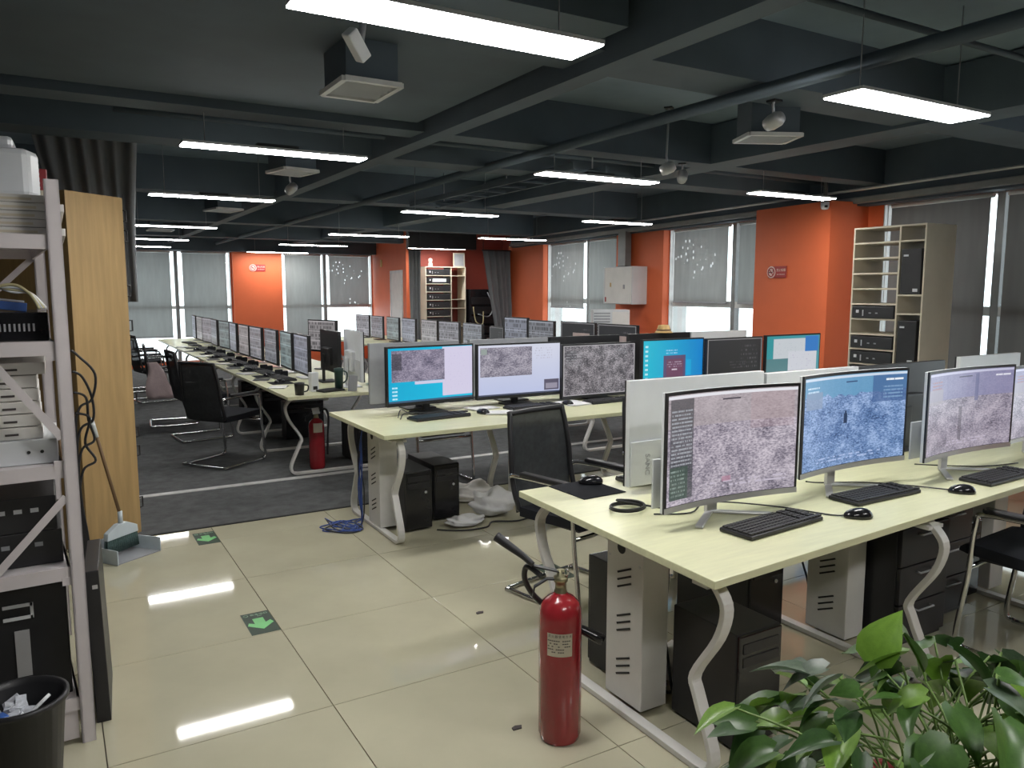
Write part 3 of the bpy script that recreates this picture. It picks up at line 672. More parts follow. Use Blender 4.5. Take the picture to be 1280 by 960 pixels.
for i, y in enumerate((7.9, 8.55, 9.2, 9.85, 10.5, 11.2, 11.9, 12.65, 13.4, 14.1)):
    dup(kb0, (1.98+rnd.uniform(-.03, .03), y-.03, DZ), R(-90+rnd.uniform(-12, 12)), 'black keyboard on the left long desk, %s from the near end' % ORD[i], 'keyboards on the left long desk')
def make_mouse(label, loc, rz):
    t = thing('mouse', label, 'mouse', loc, rz, 'black mice')
    b = B(); bmesh.ops.create_uvsphere(b.bm, u_segments=16, v_segments=10, radius=1)
    for v in b.bm.verts:
        x, y, z = v.co; v.co = (x*.033*(1-.12*y), y*.058, max(z, -.25)*(.031-.006*y)+.008)
    b.out('shell', 'blackg', t, smooth=True)
    B().tube([(0, .045, .024), (0, .025, .034)], .004, 6).out('wheel', 'greyp', t)
    return t
ms0 = make_mouse('black mouse between the first two keyboards on the front desk', (2.69, 1.865, DZ), R(60))
for lb, x, y, rz in (('black mouse right of the blue screen keyboard', 3.42, 1.87, 50), ('black mouse on the black mouse pad', 2.10, 2.83, 60), ('black mouse beside the cyan screen keyboard', 2.66, 4.90, 20), ('black mouse beside the white page keyboard', 3.44, 4.95, 10)):
    dup(ms0, (x, y, DZ+(.004 if 'pad' in lb else 0)), R(rz), lb)
for i, y in enumerate((7.55, 8.22, 8.9, 9.53, 10.2, 10.85, 11.55, 12.3)):
    dup(ms0, (1.88+rnd.uniform(-.03, .05), y, DZ), R(-80), 'black mouse on the left long desk, %s from the near end' % ORD[i], 'mice on the left long desk')
tag(B().box((2.03, 2.765, DZ+.0016), (.235, .265, .003), rz=R(2)).out('mouse_pad', 'fabric', None, .001), 'black mouse pad at the back left corner of the front desk', 'mouse pad')
for i, (x, y) in enumerate([(1.88, 7.55+.665*k) for k in range(9)]):
    tag(B().box((x, y, DZ+.0016), (.21, .24, .003)).out('mouse_pad', 'fabric', None), 'black mouse pad on the left long desk, %s from near end' % ORD[i], 'mouse pad', 'pads on the left long desk')
def headset(label, x, y, rz):
    t = thing('headset', label, 'headset', (x, y, DZ), rz, 'headsets on the left long desk')
    B().tube([(.085*math.cos(a), .095*math.sin(a), .012+.01*abs(math.sin(a))) for a in [math.pi*k/10 for k in range(11)]], .011, 8).out('headband', 'blackp', t)
    for s in (-1, 1): B().box((s*.085, -.01, .03), (.03, .08, .058)).out('ear_cup', 'fabric', t, .008)
for i, y in enumerate((8.19, 8.845, 9.495, 10.145, 10.82, 11.52, 12.245)): headset('black headset on the left long desk, %s from the near end' % ORD[i], 2.04, y, math.pi/2+rnd.uniform(-.2, .2))
def cable(label, pts, r=.0035, m='blackp', sm=6, group='loose cables', name='cable'):
    return tag(B().tube(pts, r, 6, sm).out(name, m), label, 'cable', group)
def coil(cx, cy, z, rx, ry, turns, rise, n=12):
    return [(cx+rx*math.cos(2*math.pi*i/n)*(1+.05*math.sin(i*.7)), cy+ry*math.sin(2*math.pi*i/n), z+rise*i/n) for i in range(int(turns*n)+1)]
cable('coiled black cable on the near left corner of the front desk', coil(1.975, 2.41, DZ+.006, .075, .062, 2.3, .009)+[(2.1, 2.36, DZ+.006), (2.17, 2.30, DZ+.006)], .0045)
cable('black cable under the nearest curved monitor', [(2.02, 2.30, DZ+.005), (2.16, 2.24, DZ+.005), (2.3, 2.28, DZ+.02), (2.52, 2.14, DZ+.005), (2.62, 1.93, DZ+.005), (2.67, 1.90, DZ+.008)])
cable('black cable under the blue screen reaching its mouse', [(2.9, 2.28, DZ+.03), (3.02, 2.30, DZ+.005), (3.2, 2.2, DZ+.005), (3.33, 2.05, DZ+.005), (3.40, 1.91, DZ+.008)])
cable('black cable under the grey-mauve screen', [(3.66, 2.24, DZ+.03), (3.84, 2.20, DZ+.01), (4.02, 2.10, DZ+.005), (4.25, 2.05, DZ+.005)])
cable('black cables at the foot of the cyan desktop screen', [(2.05, 5.02, DZ+.005), (2.10, 5.08, DZ+.05), (2.18, 5.07, DZ+.01), (2.3, 5.06, DZ+.005), (2.5, 5.05, DZ+.005), (2.6, 5.02, DZ+.005)])
cable('black cable behind the cyan screen keyboard', [(2.04, 4.95, DZ+.005), (2.12, 5.04, DZ+.03), (2.34, 5.10, DZ+.006), (2.5, 5.09, DZ+.005), (2.62, 5.06, DZ+.005)])
# papers and clutter on the desks
for lb, x, y, rz, w, d in (('white sheets behind the white page screen keyboard', 2.77, 5.12, 6, .22, .15), ('white sheets before the white page screen', 2.78, 4.86, -14, .21, .16), ('white sheets between the second and third middle screens', 3.52, 4.98, 4, .20, .24), ('white sheet right of the speckled dark screen keyboard', 4.18, 4.86, 12, .22, .28)):
    t = thing('paper_stack', lb, 'papers', (x, y, DZ), R(rz), 'papers on the middle desk')
    for k in range(3): B().box((rnd.uniform(-.01, .01), rnd.uniform(-.01, .01), .002+.0035*k), (w, d, .003), rz=rnd.uniform(-.2, .2)).out('sheet', 'paper', t)
for i, y in enumerate((7.05, 7.75, 8.4, 9.1, 9.7, 10.4, 11.0, 12.0, 13.0)):
    t = thing('paper_stack', 'papers lying on the left long desk, %s pile from the near end' % ORD[i], 'papers', (1.775+rnd.uniform(-.01, .02), y+.16, DZ), rnd.uniform(-.6, .6), 'papers on the left long desk')
    for k in range(2): B().box((0, 0, .002+.0035*k), (.15, .21, .003), rz=rnd.uniform(-.3, .3)).out('sheet', 'paper' if (i+k) % 2 else 'keys', t)
t = thing('cup', 'black cup near the corner of the left long desk', 'cup', (1.80, 6.60, DZ))
B().lathe([(.0, 0), (.036, 0), (.043, .09), (.043, .105), (.037, .105), (.033, .02), (0, .015)], n=20, cap=False).out('body', 'blackp', t); B().tube([(.04, 0, .085), (.075, 0, .075), (.07, 0, .035), (.038, 0, .025)], .006, 6, 4).out('handle', 'blackp', t)
t = thing('phone_dock', 'small white box standing behind the black cup', 'box', (1.97, 6.76, DZ), R(10))
B().span(-.035, .035, -.03, .03, .001, .17).out('body', 'whitep', t, .004); B().span(-.02, .02, -.032, -.030, .02, .05).out('dark_port', 'slot', t)
t = thing('bottle', 'dark green tumbler in front of the white monitor back', 'bottle', (2.20, 6.76, DZ))
B().lathe([(0, 0), (.035, 0), (.04, .16), (.043, .165), (.043, .195), (.02, .2), (0, .2)], n=20, cap=False).out('body', 'greencup', t); B().tube([(.04, 0, .17), (.075, 0, .15), (.072, 0, .09), (.04, 0, .06)], .007, 6, 4).out('handle', 'greencup', t)
t = thing('cloth', 'crumpled pale green cloth right of the dark green tumbler', 'cloth', (2.71, 6.86, DZ))
b = B(); bmesh.ops.create_grid(b.bm, x_segments=22, y_segments=14, size=.5)
for v in b.bm.verts: x, y = v.co.x, v.co.y; v.co = (x*.34, y*.34, .008+.05*abs(math.sin(x*9+y*5)*math.cos(y*11-x*4))*(1-min(1, abs(x*2)**4))*(1-min(1, abs(y*2)**4)))
b.out('folds', 'tanglegreen', t, smooth=True)
tag(B().box((2.10, 6.72, DZ+.009), (.22, .15, .016), rz=.3).out('notebook', 'blackp', None, .003), 'black closed notebook between the white box and the green tumbler', 'notebook')
o = B().box((0, 0, .072), (.12, .012, .14), ry=.12).out('tablet_stand', 'greyp', None, .002); o.location = (2.27, 6.59, DZ); o.rotation_euler = (0, 0, .6)
tag(o, 'slim grey stand leaning by the dark green tumbler', 'stand')
# ------------------------------------------------------------------ chairs
def make_chair(label, loc, rz, group='black cantilever office chairs'):
    # faces local +y ; base centre at origin
    t = thing('office_chair', label, 'chair', loc, rz, group)
    b = B(); pr_ = smooth_path([(0, .25, .455), (0, .22, .475), (0, .0, .462), (0, -.20, .458)], 4)
    b.band(pr_, .47, .05, (1, 0, 0)); b.out('seat', 'fabric', t, .018)
    bk = [(0, -.235, .44), (0, -.265, .60), (0, -.28, .78), (0, -.31, .97)]
    P = smooth_path(bk, 4)
    fr = B().tube([(-.225, -.225, .50), (-.23, -.26, .62), (-.225, -.278, .78), (-.205, -.308, .955), (-.17, -.313, .975), (.17, -.313, .975), (.205, -.308, .955), (.225, -.278, .78), (.23, -.26, .62), (.225, -.225, .50), (.18, -.215, .455), (-.18, -.215, .455), (-.225, -.225, .50)], .015, 8, 4).out('back_frame', 'blackp', t)
    m_ = B(); rows = []
    for p in P:
        k = (p.z-.44)/.53; w = .222-.018*max(0, k-.5)*2
        rows.append([m_.bm.verts.new((w*a, p.y-.03*(1-a*a)*math.sin(math.pi*min(1, max(0, k)))-.004, p.z)) for a in (-1, -.6, -.2, .2, .6, 1)])
    for a, c in zip(rows, rows[1:]):
        for i in range(5): m_.bm.faces.new((a[i], a[i+1], c[i+1], c[i])).smooth = True
    m_.out('mesh_back', 'mesh', t)
    for s in (-1, 1):
        B().tube([(s*.255, .22, .022), (s*.255, .255, .06), (s*.255, .22, .35), (s*.255, .20, .60), (s*.255, .15, .655), (s*.255, -.20, .655), (s*.24, -.262, .64)], .0125, 8, 5).out('side_tube', 'chrome', t)
        B().span(s*.255-.024, s*.255+.024, -.16, .17, .664, .688).out('armrest', 'blackp', t, .008)
    B().tube([(-.255, .225, .018), (-.255, .0, .015), (-.255, -.24, .015), (-.22, -.275, .015), (.22, -.275, .015), (.255, -.24, .015), (.255, 0, .015), (.255, .225, .018)], .0125, 8, 4).out('base_tube', 'chrome', t)
    B().tube([(-.255, .215, .40), (.255, .215, .40)], .012, 8).out('front_bar', 'chrome', t)
    B().span(-.2, .2, -.2, .2, .425, .44).out('seat_pan', 'blackp', t)
    return t
ch0 = make_chair('black mesh chair between the middle and front desks, behind the fire extinguisher', (2.38, 3.33, 0), R(192))
for lb, x, y, rz in (('black mesh chair half hidden by the lettered monitor back', 3.22, 3.42, 178), ('black chair pushed in at the far side of the middle desk', 2.78, 6.02, 182),
                     ('black mesh chair nearest on the grey carpet, turned to the left long desk', 1.37, 7.68, -55), ('black chair directly behind the nearest carpet chair', 1.40, 9.15, -85),
                     ('black chair beside the oak locker with a pinkish cloth', 1.26, 10.3, -95), ('black chair leaning back before the far bright window', 1.30, 12.6, -80),
                     ('black chair with a bare chrome leg under the front desk right end', 3.77, 1.66, 4), ('black chair at the far end of the left long desk', 1.30, 14.0, -90), ('black chair at the middle desk, under the speckled screen', 3.95, 4.12, 5)):
    dup(ch0, (x, y, .0045 if y > 5.7 else 0), R(rz), lb)
# cloth on the chair
t = thing('towel', 'pinkish white cloth hanging on the chair beside the oak locker', 'towel', (1.0, 9.995, 0), 0)
b = B(); n = 8; rows = []
for i in range(n+1):
    z = .80-.44*i/n; w = .05+.13*(i/n)
    rows.append([b.bm.verts.new((a*w+.10*(i/n)+.015*math.sin(i*.9), .02*math.sin(a*6+i), z)) for a in (-1, -.5, 0, .5, 1)])
for a, c in zip(rows, rows[1:]):
    for k in range(4): b.bm.faces.new((a[k], a[k+1], c[k+1], c[k])).smooth = True
o = b.out('cloth', 'pinkcloth', t); q = o.modifiers.new('solid', 'SOLIDIFY'); q.thickness = .008
# ------------------------------------------------------------------ computers
def tower(label, x0, x1, y0, y1, h, front='-y', z=0.0, m='darkmetal', group='black computer towers', panel='blackg'):
    t = thing('computer_tower', label, 'computer', ((x0+x1)/2, (y0+y1)/2, z), 0, group)
    w, d = x1-x0, y1-y0
    B().span(-w/2, w/2, -d/2, d/2, .012, h).out('case', m, t, .004)
    for sx in (-1, 1):
        for sy in (-1, 1): B().span(sx*(w/2-.03)-.012, sx*(w/2-.03)+.012, sy*(d/2-.05)-.015, sy*(d/2-.05)+.015, 0.0005, .012).out('foot', 'blackp', t)
    s = -1 if front == '-y' else 1
    f = B().span(-w/2+.003, w/2-.003, s*(d/2), s*(d/2+.014), .02, h-.004).out('front_panel', panel, t, .004)
    for k in range(2): B().span(-w/2+.02, w/2-.02, s*(d/2+.014), s*(d/2+.017), h-.07-k*.05, h-.035-k*.05).out('drive_bay', 'blackp', f)
    B().tube([(w*.25, s*(d/2+.012), h-.15), (w*.25, s*(d/2+.019), h-.15)], .009, 10).out('power_button', 'silver', f)
    return t
tower('large black tower behind the near leg of the front desk', 2.0, 2.22, 1.83, 2.15, .44)
tower('black tower behind the slotted white column, beside the extinguisher', 1.96, 2.12, 2.44, 2.64, .50, '+y')
tower('black tower under the front desk left of the second column', 2.64, 2.86, 2.36, 2.82, .46)
def pedestal(label, x0, x1, y0, y1, h):
    t = thing('drawer_pedestal', label, 'drawers', ((x0+x1)/2, (y0+y1)/2, 0), 0, 'black drawer pedestals'); w, d = x1-x0, y1-y0
    B().span(-w/2, w/2, -d/2+.02, d/2, .0005, h).out('body', 'darkmetal', t, .003)
    for k in range(3):
        z = .03+k*(h-.04)/3; f = B().span(-w/2+.004, w/2-.004, -d/2, -d/2+.019, z, z+(h-.04)/3-.006).out('drawer', 'blackp', t, .003)
        B().tube([(-.06, -d/2, z+.14), (-.06, -d/2-.02, z+.14), (.06, -d/2-.02, z+.14), (.06, -d/2, z+.14)], .005, 6).out('handle', 'greyp', f)
pedestal('black drawer pedestal right of the second column under the front desk', 3.24, 3.62, 2.02, 2.46, .58)
pedestal('black drawer pedestal behind the chrome chair leg under the front desk', 3.66, 4.0, 2.12, 2.56, .58)
tower('black tower under the right part of the front desk', 4.02, 4.22, 2.20, 2.64, .43)
tower('black tower at the left end under the middle desk', 1.99, 2.19, 4.78, 5.24, .42)
tower('black tower second from the left under the middle desk', 2.27, 2.47, 4.92, 5.38, .41)
tower('dark tower under the near end of the left long desk', 2.42, 2.62, 6.95, 7.4, .43)
for i, y in enumerate((8.5, 9.6, 10.8)): tower('dark tower under the left long desk, %s from the near end' % ORD[i+1], 2.16, 2.58, y, y+.2, .42)
# bags and wires on the floor
def crumple(name, label, cat, x, y, w, d, h, m, seed, n=14):
    b = B(); bmesh.ops.create_uvsphere(b.bm, u_segments=n*2, v_segments=n, radius=1); q = random.Random(seed)
    ph = [q.uniform(0, 6) for _ in range(6)]
    for v in b.bm.verts:
        a, c, e = v.co; k = 1+.16*math.sin(a*5+ph[0])*math.sin(c*6+ph[1])+.12*math.sin(e*9+ph[2]+a*4)
        v.co = (a*w/2*k, c*d/2*k, max(0, (e*.5+.5)*h*k))
    o = b.out(name, m, None, smooth=True); o.location = (x, y, .001); return tag(o, label, cat)
crumple('plastic_bag', 'crumpled white bag beside the slotted column of the front desk', 'bag', 2.17, 2.36, .16, .22, .16, 'whiteboard', 3)
crumple('plastic_bag', 'crumpled pale bag under the middle desk behind the mesh chair', 'bag', 2.72, 4.86, .34, .26, .17, 'paper', 5)
crumple('plastic_bag', 'flat white plastic wrap on the floor under the middle desk', 'bag', 2.42, 4.72, .26, .16, .07, 'paper', 9)
crumple('sack', 'grey folded sack behind the pale bag under the middle desk', 'sack', 2.76, 5.30, .40, .26, .13, 'whiteboard', 12)
cable('black cable lying round the pale bag under the middle desk', [(2.2, 4.72, .006), (2.34, 4.62, .006), (2.52, 4.60, .006), (2.62, 4.68, .01), (2.8, 4.62, .006), (3.05, 4.72, .006)], .006)
t = thing('cable_bundle', 'blue and black cables spilling from the white end column of the middle desk', 'cables', (1.80, 5.16, 0))
for k in range(5):
    q = random.Random(40+k); z0 = .66-.02*k
    B().tube([Vector(p)-Vector((1.80, 5.16, 0)) for p in [(1.835, 5.16+.012*k, z0), (1.82+q.uniform(-.012, .012), 5.17+q.uniform(-.03, .03), .45), (1.81+q.uniform(-.015, .015), 5.13+q.uniform(-.04, .04), .25), (1.80, 5.08+.03*q.random(), .03), (1.74+q.uniform(-.05, .03), 5.02+q.uniform(-.05, .1), .008), (1.66+q.uniform(-.06, .06), 5.16+q.uniform(-.1, .1), .008), (1.62, 5.36+q.uniform(-.1, .1), .006)]], .0045, 6, 6).out('strand', 'bluecab' if k < 3 else 'blackp', t)
for k in range(4):
    q = random.Random(60+k)
    B().tube([(-.10+q.uniform(-.10, .10)+.13*math.cos(a*1.1+k), -.06+q.uniform(-.03, .03)+.14*math.sin(a*1.1+k), .006+.004*(a % 3)) for a in range(8)], .0045, 6, 6).out('loop', 'bluecab' if k != 1 else 'blackp', t)
for k, (x, y, a, z) in enumerate(((2.035, 2.30, 0, .68), (2.03, 2.22, 1.4, .66), (2.05, 2.36, 2.5, .68), (3.17, 5.06, 1, .68), (3.18, 4.94, 2, .67), (3.15, 2.46, .6, .68))):
    q = random.Random(80+k)
    cable(('black cable hanging at the slotted column of the front desk, %s of three' % ORD[k]) if k < 3 else ('dark cable dangling under the middle desk behind the mesh chair, %s of two' % ORD[k-3] if k < 5 else 'dark cable hanging at the second column of the front desk'),
          [(x, y, z), (x+.012*math.sin(a), y+.012, z*.75), (x-.01, y+.02*math.cos(a), z*.5), (x+.03*math.sin(a*2), y, z*.28), (x+.02, y-.03, .03), (x+.07, y-.05, .007)], .006)
# ------------------------------------------------------------------ fire extinguishers
def extinguisher(label, loc, rz, r=.078, h=.545, full=True):
    t = thing('fire_extinguisher', label, 'extinguisher', loc, rz, 'red fire extinguishers')
    B().lathe([(0, .0), (r*.86, .0), (r*.93, .006), (r*.95, .018), (r, .026), (r, h-.075), (r*.97, h-.05), (r*.86, h-.025), (r*.62, h-.006), (r*.34, h+.006), (.024, h+.012)], n=40, cap=False).out('cylinder', 'red', t)
    B().lathe([(.022, h+.008), (.024, h+.018), (.020, h+.022), (.020, h+.05), (.026, h+.052), (.026, h+.07), (.014, h+.074), (.014, h+.095), (0, h+.095)], n=20, cap=False).out('valve', 'brass', t)
    B().tube([(.018, -.012, h+.075), (.026, -.02, h+.09), (.02, -.02, h+.104)], .005, 6, 3).out('safety_pin', 'chrome', t)
    hd = B(); hd.band([(.012, 0, h+.085), (-.05, 0, h+.098), (-.10, .01, h+.105)], .026, .006, (0, 1, 0)); hd.out('upper_lever', 'blackp', t, .002)
    hd = B(); hd.band([(.0, 0, h+.06), (-.05, 0, h+.06), (-.095, 0, h+.03), (-.10, 0, h-.01)], .024, .006, (0, 1, 0)); hd.out('carry_handle', 'blackp', t, .002)
    # label on the front, bent round the cylinder
    b = B(); n = 8; a0, a1 = math.radians(-128), math.radians(-60); rows = []
    for i in range(n+1):
        a = a0+(a1-a0)*i/n; rows.append([b.bm.verts.new((math.cos(a)*(r+.0008), math.sin(a)*(r+.0008), z)) for z in (.345, .43)])
    for p, q in zip(rows, rows[1:]): b.bm.faces.new((p[0], q[0], q[1], p[1])).smooth = True
    lb = b.out('label_sheet', 'label', t)
    if full:
        for i, ch in enumerate('灭火器使用方法'):
            a = math.radians(-121+9.2*i)
            text3('lettering', ch, .0115, 'ink', lb, Matrix.Translation((math.cos(a)*(r+.0016), math.sin(a)*(r+.0016), .420)) @ Matrix.Rotation(a+math.pi/2, 4, 'Z') @ Matrix.Rotation(math.pi/2, 4, 'X'), .0002)
        b = B(); q = random.Random(5)
        for row in range(5):
            for i in range(11):
                if q.random() < .25 or (row > 2 and i > 7): continue
                a = math.radians(-124+5.6*i); z = .404-.0105*row
                b.box((math.cos(a)*(r+.0014), math.sin(a)*(r+.0014), z), (.006, .0006, .0035), rz=a+math.pi/2)
        b.out('fine_print', 'ink', lb)['kind'] = 'stuff'
    return t
e1 = extinguisher('red fire extinguisher standing on the tiles in front of the white slotted desk end', (1.53, 2.235, 0), R(-32))
B().tube([(-.10, .005, .655), (-.14, .02, .685), (-.19, .04, .715), (-.235, .06, .742)], lambda k: .010+.009*k, 12, 4).out('horn', 'blackp', e1)
B().tube([(-.07, .0, .615), (-.12, .03, .64), (-.13, .06, .58), (-.09, .085, .5), (0.0, .105, .42), (.07, .095, .38)], .011, 10, 6).out('hose', 'blackp', e1)
B().tube([(.06, .097, .385), (.10, .092, .365), (.165, .085, .335)], lambda k: .014+.009*k, 12, 2).out('nozzle', 'blackg', e1)
e2 = extinguisher('red fire extinguisher under the near end of the left long desk', (2.05, 6.99, .0045), R(0), .072, .46, False)
B().tube([(.02, 0, .53), (.09, 0, .545), (.115, .0, .47), (.105, .0, .3), (.10, 0, .12)], .010, 8, 5).out('hose', 'blackp', e2)
tag_ = B().box((-.01, -.03, .54), (.07, .004, .06), rx=-.5, rz=.2).out('paper_tag', 'paper', e2)
# ------------------------------------------------------------------ signs
def floor_sign(label, x, y):
    t = thing('floor_sign', label, 'sign', (x, y, .0004), 0, 'green exit signs on the floor')
    B().span(-.068, .068, -.135, .135, .0, .0012).out('plate', 'greensign', t)
    b = B().prism([(-.026, .055), (.026, .055), (.026, -.01), (.052, .010), (.062, -.022), (0, -.085), (-.062, -.022), (-.052, .010), (-.026, -.01)], .0012, .0022); b.out('arrow', 'greenarrow', t)
    text3('lettering', '安全出口', .022, 'palegreen', t, Matrix.Translation((.016, .105, .0016)), .0004)
    text3('lettering', 'EXIT', .012, 'palegreen', t, Matrix.Translation((.016, .083, .0016)), .0004)
    b = B(); b.tube([(-.048+.011*math.cos(a*math.pi/8), .104+.011*math.sin(a*math.pi/8), .0016) for a in range(17)], .0016, 5); b.out('round_emblem', 'palegreen', t)
floor_sign('green floor exit sign with arrow, nearest, at the tile crossing', .806, 3.815)
floor_sign('green floor exit sign with arrow, next to the carpet edge', .807, 5.355)
floor_sign('green floor exit sign under the mesh chair behind the extinguisher', 2.46, 3.66)
def wall_sign(label, m4, sc=1):
    t = thing('no_smoking_sign', label, 'sign', (0, 0, 0), 0, 'no smoking signs'); t.matrix_world = m4
    B().span(-.13*sc, .13*sc, -.012, -.002, -.06*sc, .06*sc).out('plate', 'redsign', t, .002)
    B().tube([(-.085*sc, -.0125, 0), (-.085*sc, -.0155, 0)], .062*sc, 24).out('disc', 'pinksign', t)
    b = B(); b.tube([(-.085*sc+.044*sc*math.cos(a*math.pi/10), -.016, .044*sc*math.sin(a*math.pi/10)) for a in range(21)], .006*sc, 6); b.tube([(-.116*sc, -.0165, .031*sc), (-.054*sc, -.0165, -.031*sc)], .005*sc, 6); b.out('prohibition_ring', 'redsign', t)
    b = B().span(-.115*sc, -.065*sc, -.0168, -.0155, -.008*sc, .004*sc); b.tube([(-.06*sc, -.016, 0), (-.056*sc, -.016, .012*sc), (-.062*sc, -.016, .022*sc)], .003*sc, 5, 3); b.out('cigarette', 'ink', t)
    text3('lettering', '禁止吸烟', .033*sc, 'pinksign', t, Matrix.Translation((.055*sc, -.0125, .018*sc)) @ Matrix.Rotation(math.pi/2, 4, 'X'))
    text3('lettering', 'NO SMOKING', .018*sc, 'pinksign', t, Matrix.Translation((.055*sc, -.0125, -.025*sc)) @ Matrix.Rotation(math.pi/2, 4, 'X'))
wall_sign('red no smoking sign on the wide orange pillar', Matrix.Translation(RW(1.98, -.50, 1.83)) @ Matrix.Rotation(RA-math.pi/2, 4, 'Z'))
wall_sign('small pale no smoking sign on the orange far pillar', Matrix.Translation((4.02, FY-.10, 2.13)), 1.25)
# ------------------------------------------------------------------ oak locker, broom and dustpan
t = thing('locker', 'tall oak locker turned away with black door handles on its far edge', 'locker', (.12, 5.43, .0), math.atan2(.29, .33))
B().span(0, .44, 0, .95, .0005, 2.235).out('carcass', 'wood', t, .003)
for k in range(6):
    for j in range(2):
        z0 = .06+k*.36
        d = B().span(.4405, .458, .02+j*.46, .47+j*.46, z0, z0+.35).out('door', 'wood', t, .002)
        for zz in (.10, .23): B().tube([(.458, .04+j*.80, z0+zz), (.505, .04+j*.80, z0+zz), (.505, .04+j*.80, z0+zz+.07), (.458, .04+j*.80, z0+zz+.07)], .006, 6).out('handle', 'blackp', d) if (zz == .10 or k % 2) else None
t = thing('broom', 'broom with pale blue head and dark bristles standing in the dustpan', 'broom', (.30, 5.28, .0), R(40))
B().tube([(-.12, .05, .88), (0, 0, .26)], .010, 8).out('handle', 'brownstick', t); B().tube([(-.12, .05, .88), (-.098, .04, .76)], .0125, 8).out('grip', 'whitep', t)
B().prism([(-.035, .205), (.035, .205), (.115, .165), (.12, .12), (-.12, .12), (-.115, .165)], -.018, .018).out('head', 'paleblue', t, .004).rotation_euler = (math.pi/2, 0, 0)
B().tube([(0, 0, .19), (0, 0, .28)], .014, 8).out('socket', 'paleblue', t)
b = B()
for k in range(46):
    x = -.112+.224*(k % 23)/22; b.tube([(x, -.008+.016*(k//23), .125), (x*1.05, -.012+.024*(k//23), .032)], .0055, 4)
b.out('bristles', 'greybristle', t)['kind'] = 'stuff'
t = thing('dustpan', 'grey plastic dustpan under the broom', 'dustpan', (.31, 5.245, .0), R(40))
B().prism([(-.15, -.10), (.15, -.14), (.13, .12), (-.13, .12)], .001, .006).out('tray', 'greyp', t)
b = B(); b.box((-.142, .01, .045), (.006, .235, .09), rz=-.08); b.box((.142, -.01, .045), (.006, .26, .09), rz=.075); b.box((0, .122, .055), (.27, .006, .11)); b.out('rim', 'paleblue', t, .001)
B().tube([(-.20, .135, .10), (-.235, .16, .5), (-.25, .18, .80)], .010, 8).out('long_handle', 'brownstick', t); B().tube([(-.13, .125, .1), (-.20, .135, .10)], .009, 8).out('handle_joint', 'greyp', t)
# ------------------------------------------------------------------ steel rack on the left and what it carries
t = thing('storage_rack', 'pale steel storage rack at the left edge with diagonal braces', 'rack', (.0, 3.10, 0), R(3))
RX0, RX1, RY1 = -.58, .03, 1.05
for x in (RX0, RX1):
    for y in (0, RY1):
        w = .022
        b = B(); b.span(x-w, x+w, y-.02, y-.014, .0005, 2.01); b.span(x+w-.006, x+w, y-.02, y+.035, .0005, 2.01); b.span(x-w, x-w+.006, y-.02, y+.012, .0005, 2.01); b.out('post', 'rack_metal', t)
SH = (.14, .63, 1.0, 1.43, 1.79)
for z in SH:
    b = B(); b.span(RX0, RX1-.022, .0, RY1, z+.03, z+.036); b.span(RX0, RX1-.022, -.012, -.004, z-.012, z+.036); b.span(RX0, RX1-.022, RY1-.004, RY1+.004, z-.012, z+.036); b.span(RX1-.030, RX1-.022, 0, RY1, z-.012, z+.036); b.out('shelf', 'rack_metal', t)
for (x0, z0), (x1, z1) in (((RX1-.02, 1.13), (RX0, 2.05-.05)), ((RX1-.02, .92), (RX0, -.62+.9)), ):
    d = Vector((x1-x0, 0, z1-z0)); b = B(); b.band([(x0, -.016, z0), (x1, -.016, z1)], .004, .026, (0, 1, 0)); b.out('brace', 'rack_metal', t)
b = B(); b.band([(RX1-.01, RY1+.01, 1.80), (RX0, RY1+.01, 1.2)], .004, .026, (0, 1, 0)); b.out('brace', 'rack_metal', t)
for z in (1.40, 1.02, .60): B().span(RX1-.05, RX1-.02, -.014, -.008, z, z+.03).out('bracket', 'rack_metal', t)
B().span(RX0, RX1-.03, -.006, .0, .02, .128).out('kick_plate', 'rack_metal', t)
def at_rack(name, label, cat, x0, x1, y0, y1, z0, z1, m, bev=.004, group=None, pname='body'):
    q = thing(name, label, cat, ((x0+x1)/2, (y0+y1)/2, z0), 0, group)
    B().span(-(x1-x0)/2, (x1-x0)/2, -(y1-y0)/2, (y1-y0)/2, .0005, z1-z0).out(pname, m, q, bev); return q
for k in range(5):
    q = at_rack('board', '%s white board from the bottom of the stack on top of the rack' % ORD[k], 'board', -.5, .065-.012*((k*2) % 3), 3.16, 3.9, 1.8265+.0275*k, 1.853+.0275*k, 'whiteboard', .002, 'white boards on the rack', 'panel')
    B().span(-.25, .2, -.372, -.370, .008, .016).out('edge_groove', 'cream', q)
q = thing('printer', 'white bulky printer lying on top of the left rack', 'printer', (-.245, 3.46, 1.9645), R(4))
B().prism([(-.24, -.16), (.20, -.20), (.235, -.12), (.24, .2), (-.24, .2)], .0005, .17).out('body', 'whitep', q, .02)
B().prism([(-.2, -.12), (.16, -.15), (.19, .14), (-.2, .14)], .17, .215).out('lid', 'whitep2', q, .015)
for k in range(8): B().span(.222, .238, -.10, .02, .03+.016*k, .036+.016*k).out('vent_rib', 'greyp', q)
q = at_rack('red_box', 'red box behind the printer on top of the rack', 'box', -.025, .025, 3.68, 3.90, 1.9645, 2.12, 'redpot')
B().span(-.02, .02, -.121, -.119, .03, .07).out('label_sheet', 'label', q)
q = at_rack('server_chassis', 'black vented chassis under a tangle of cables on the rack', 'computer', -.5, -.005, 3.14, 3.6, 1.4665, 1.565, 'blackg')
for k in range(12): B().span(.20-.014*k, .206-.014*k, -.2325, -.229, .034, .060).out('vent_slot', 'greyp', q)
q = thing('circuit_card', 'blue card lying on the black chassis on the rack', 'circuit card', (-.12, 3.26, 1.566), .1)
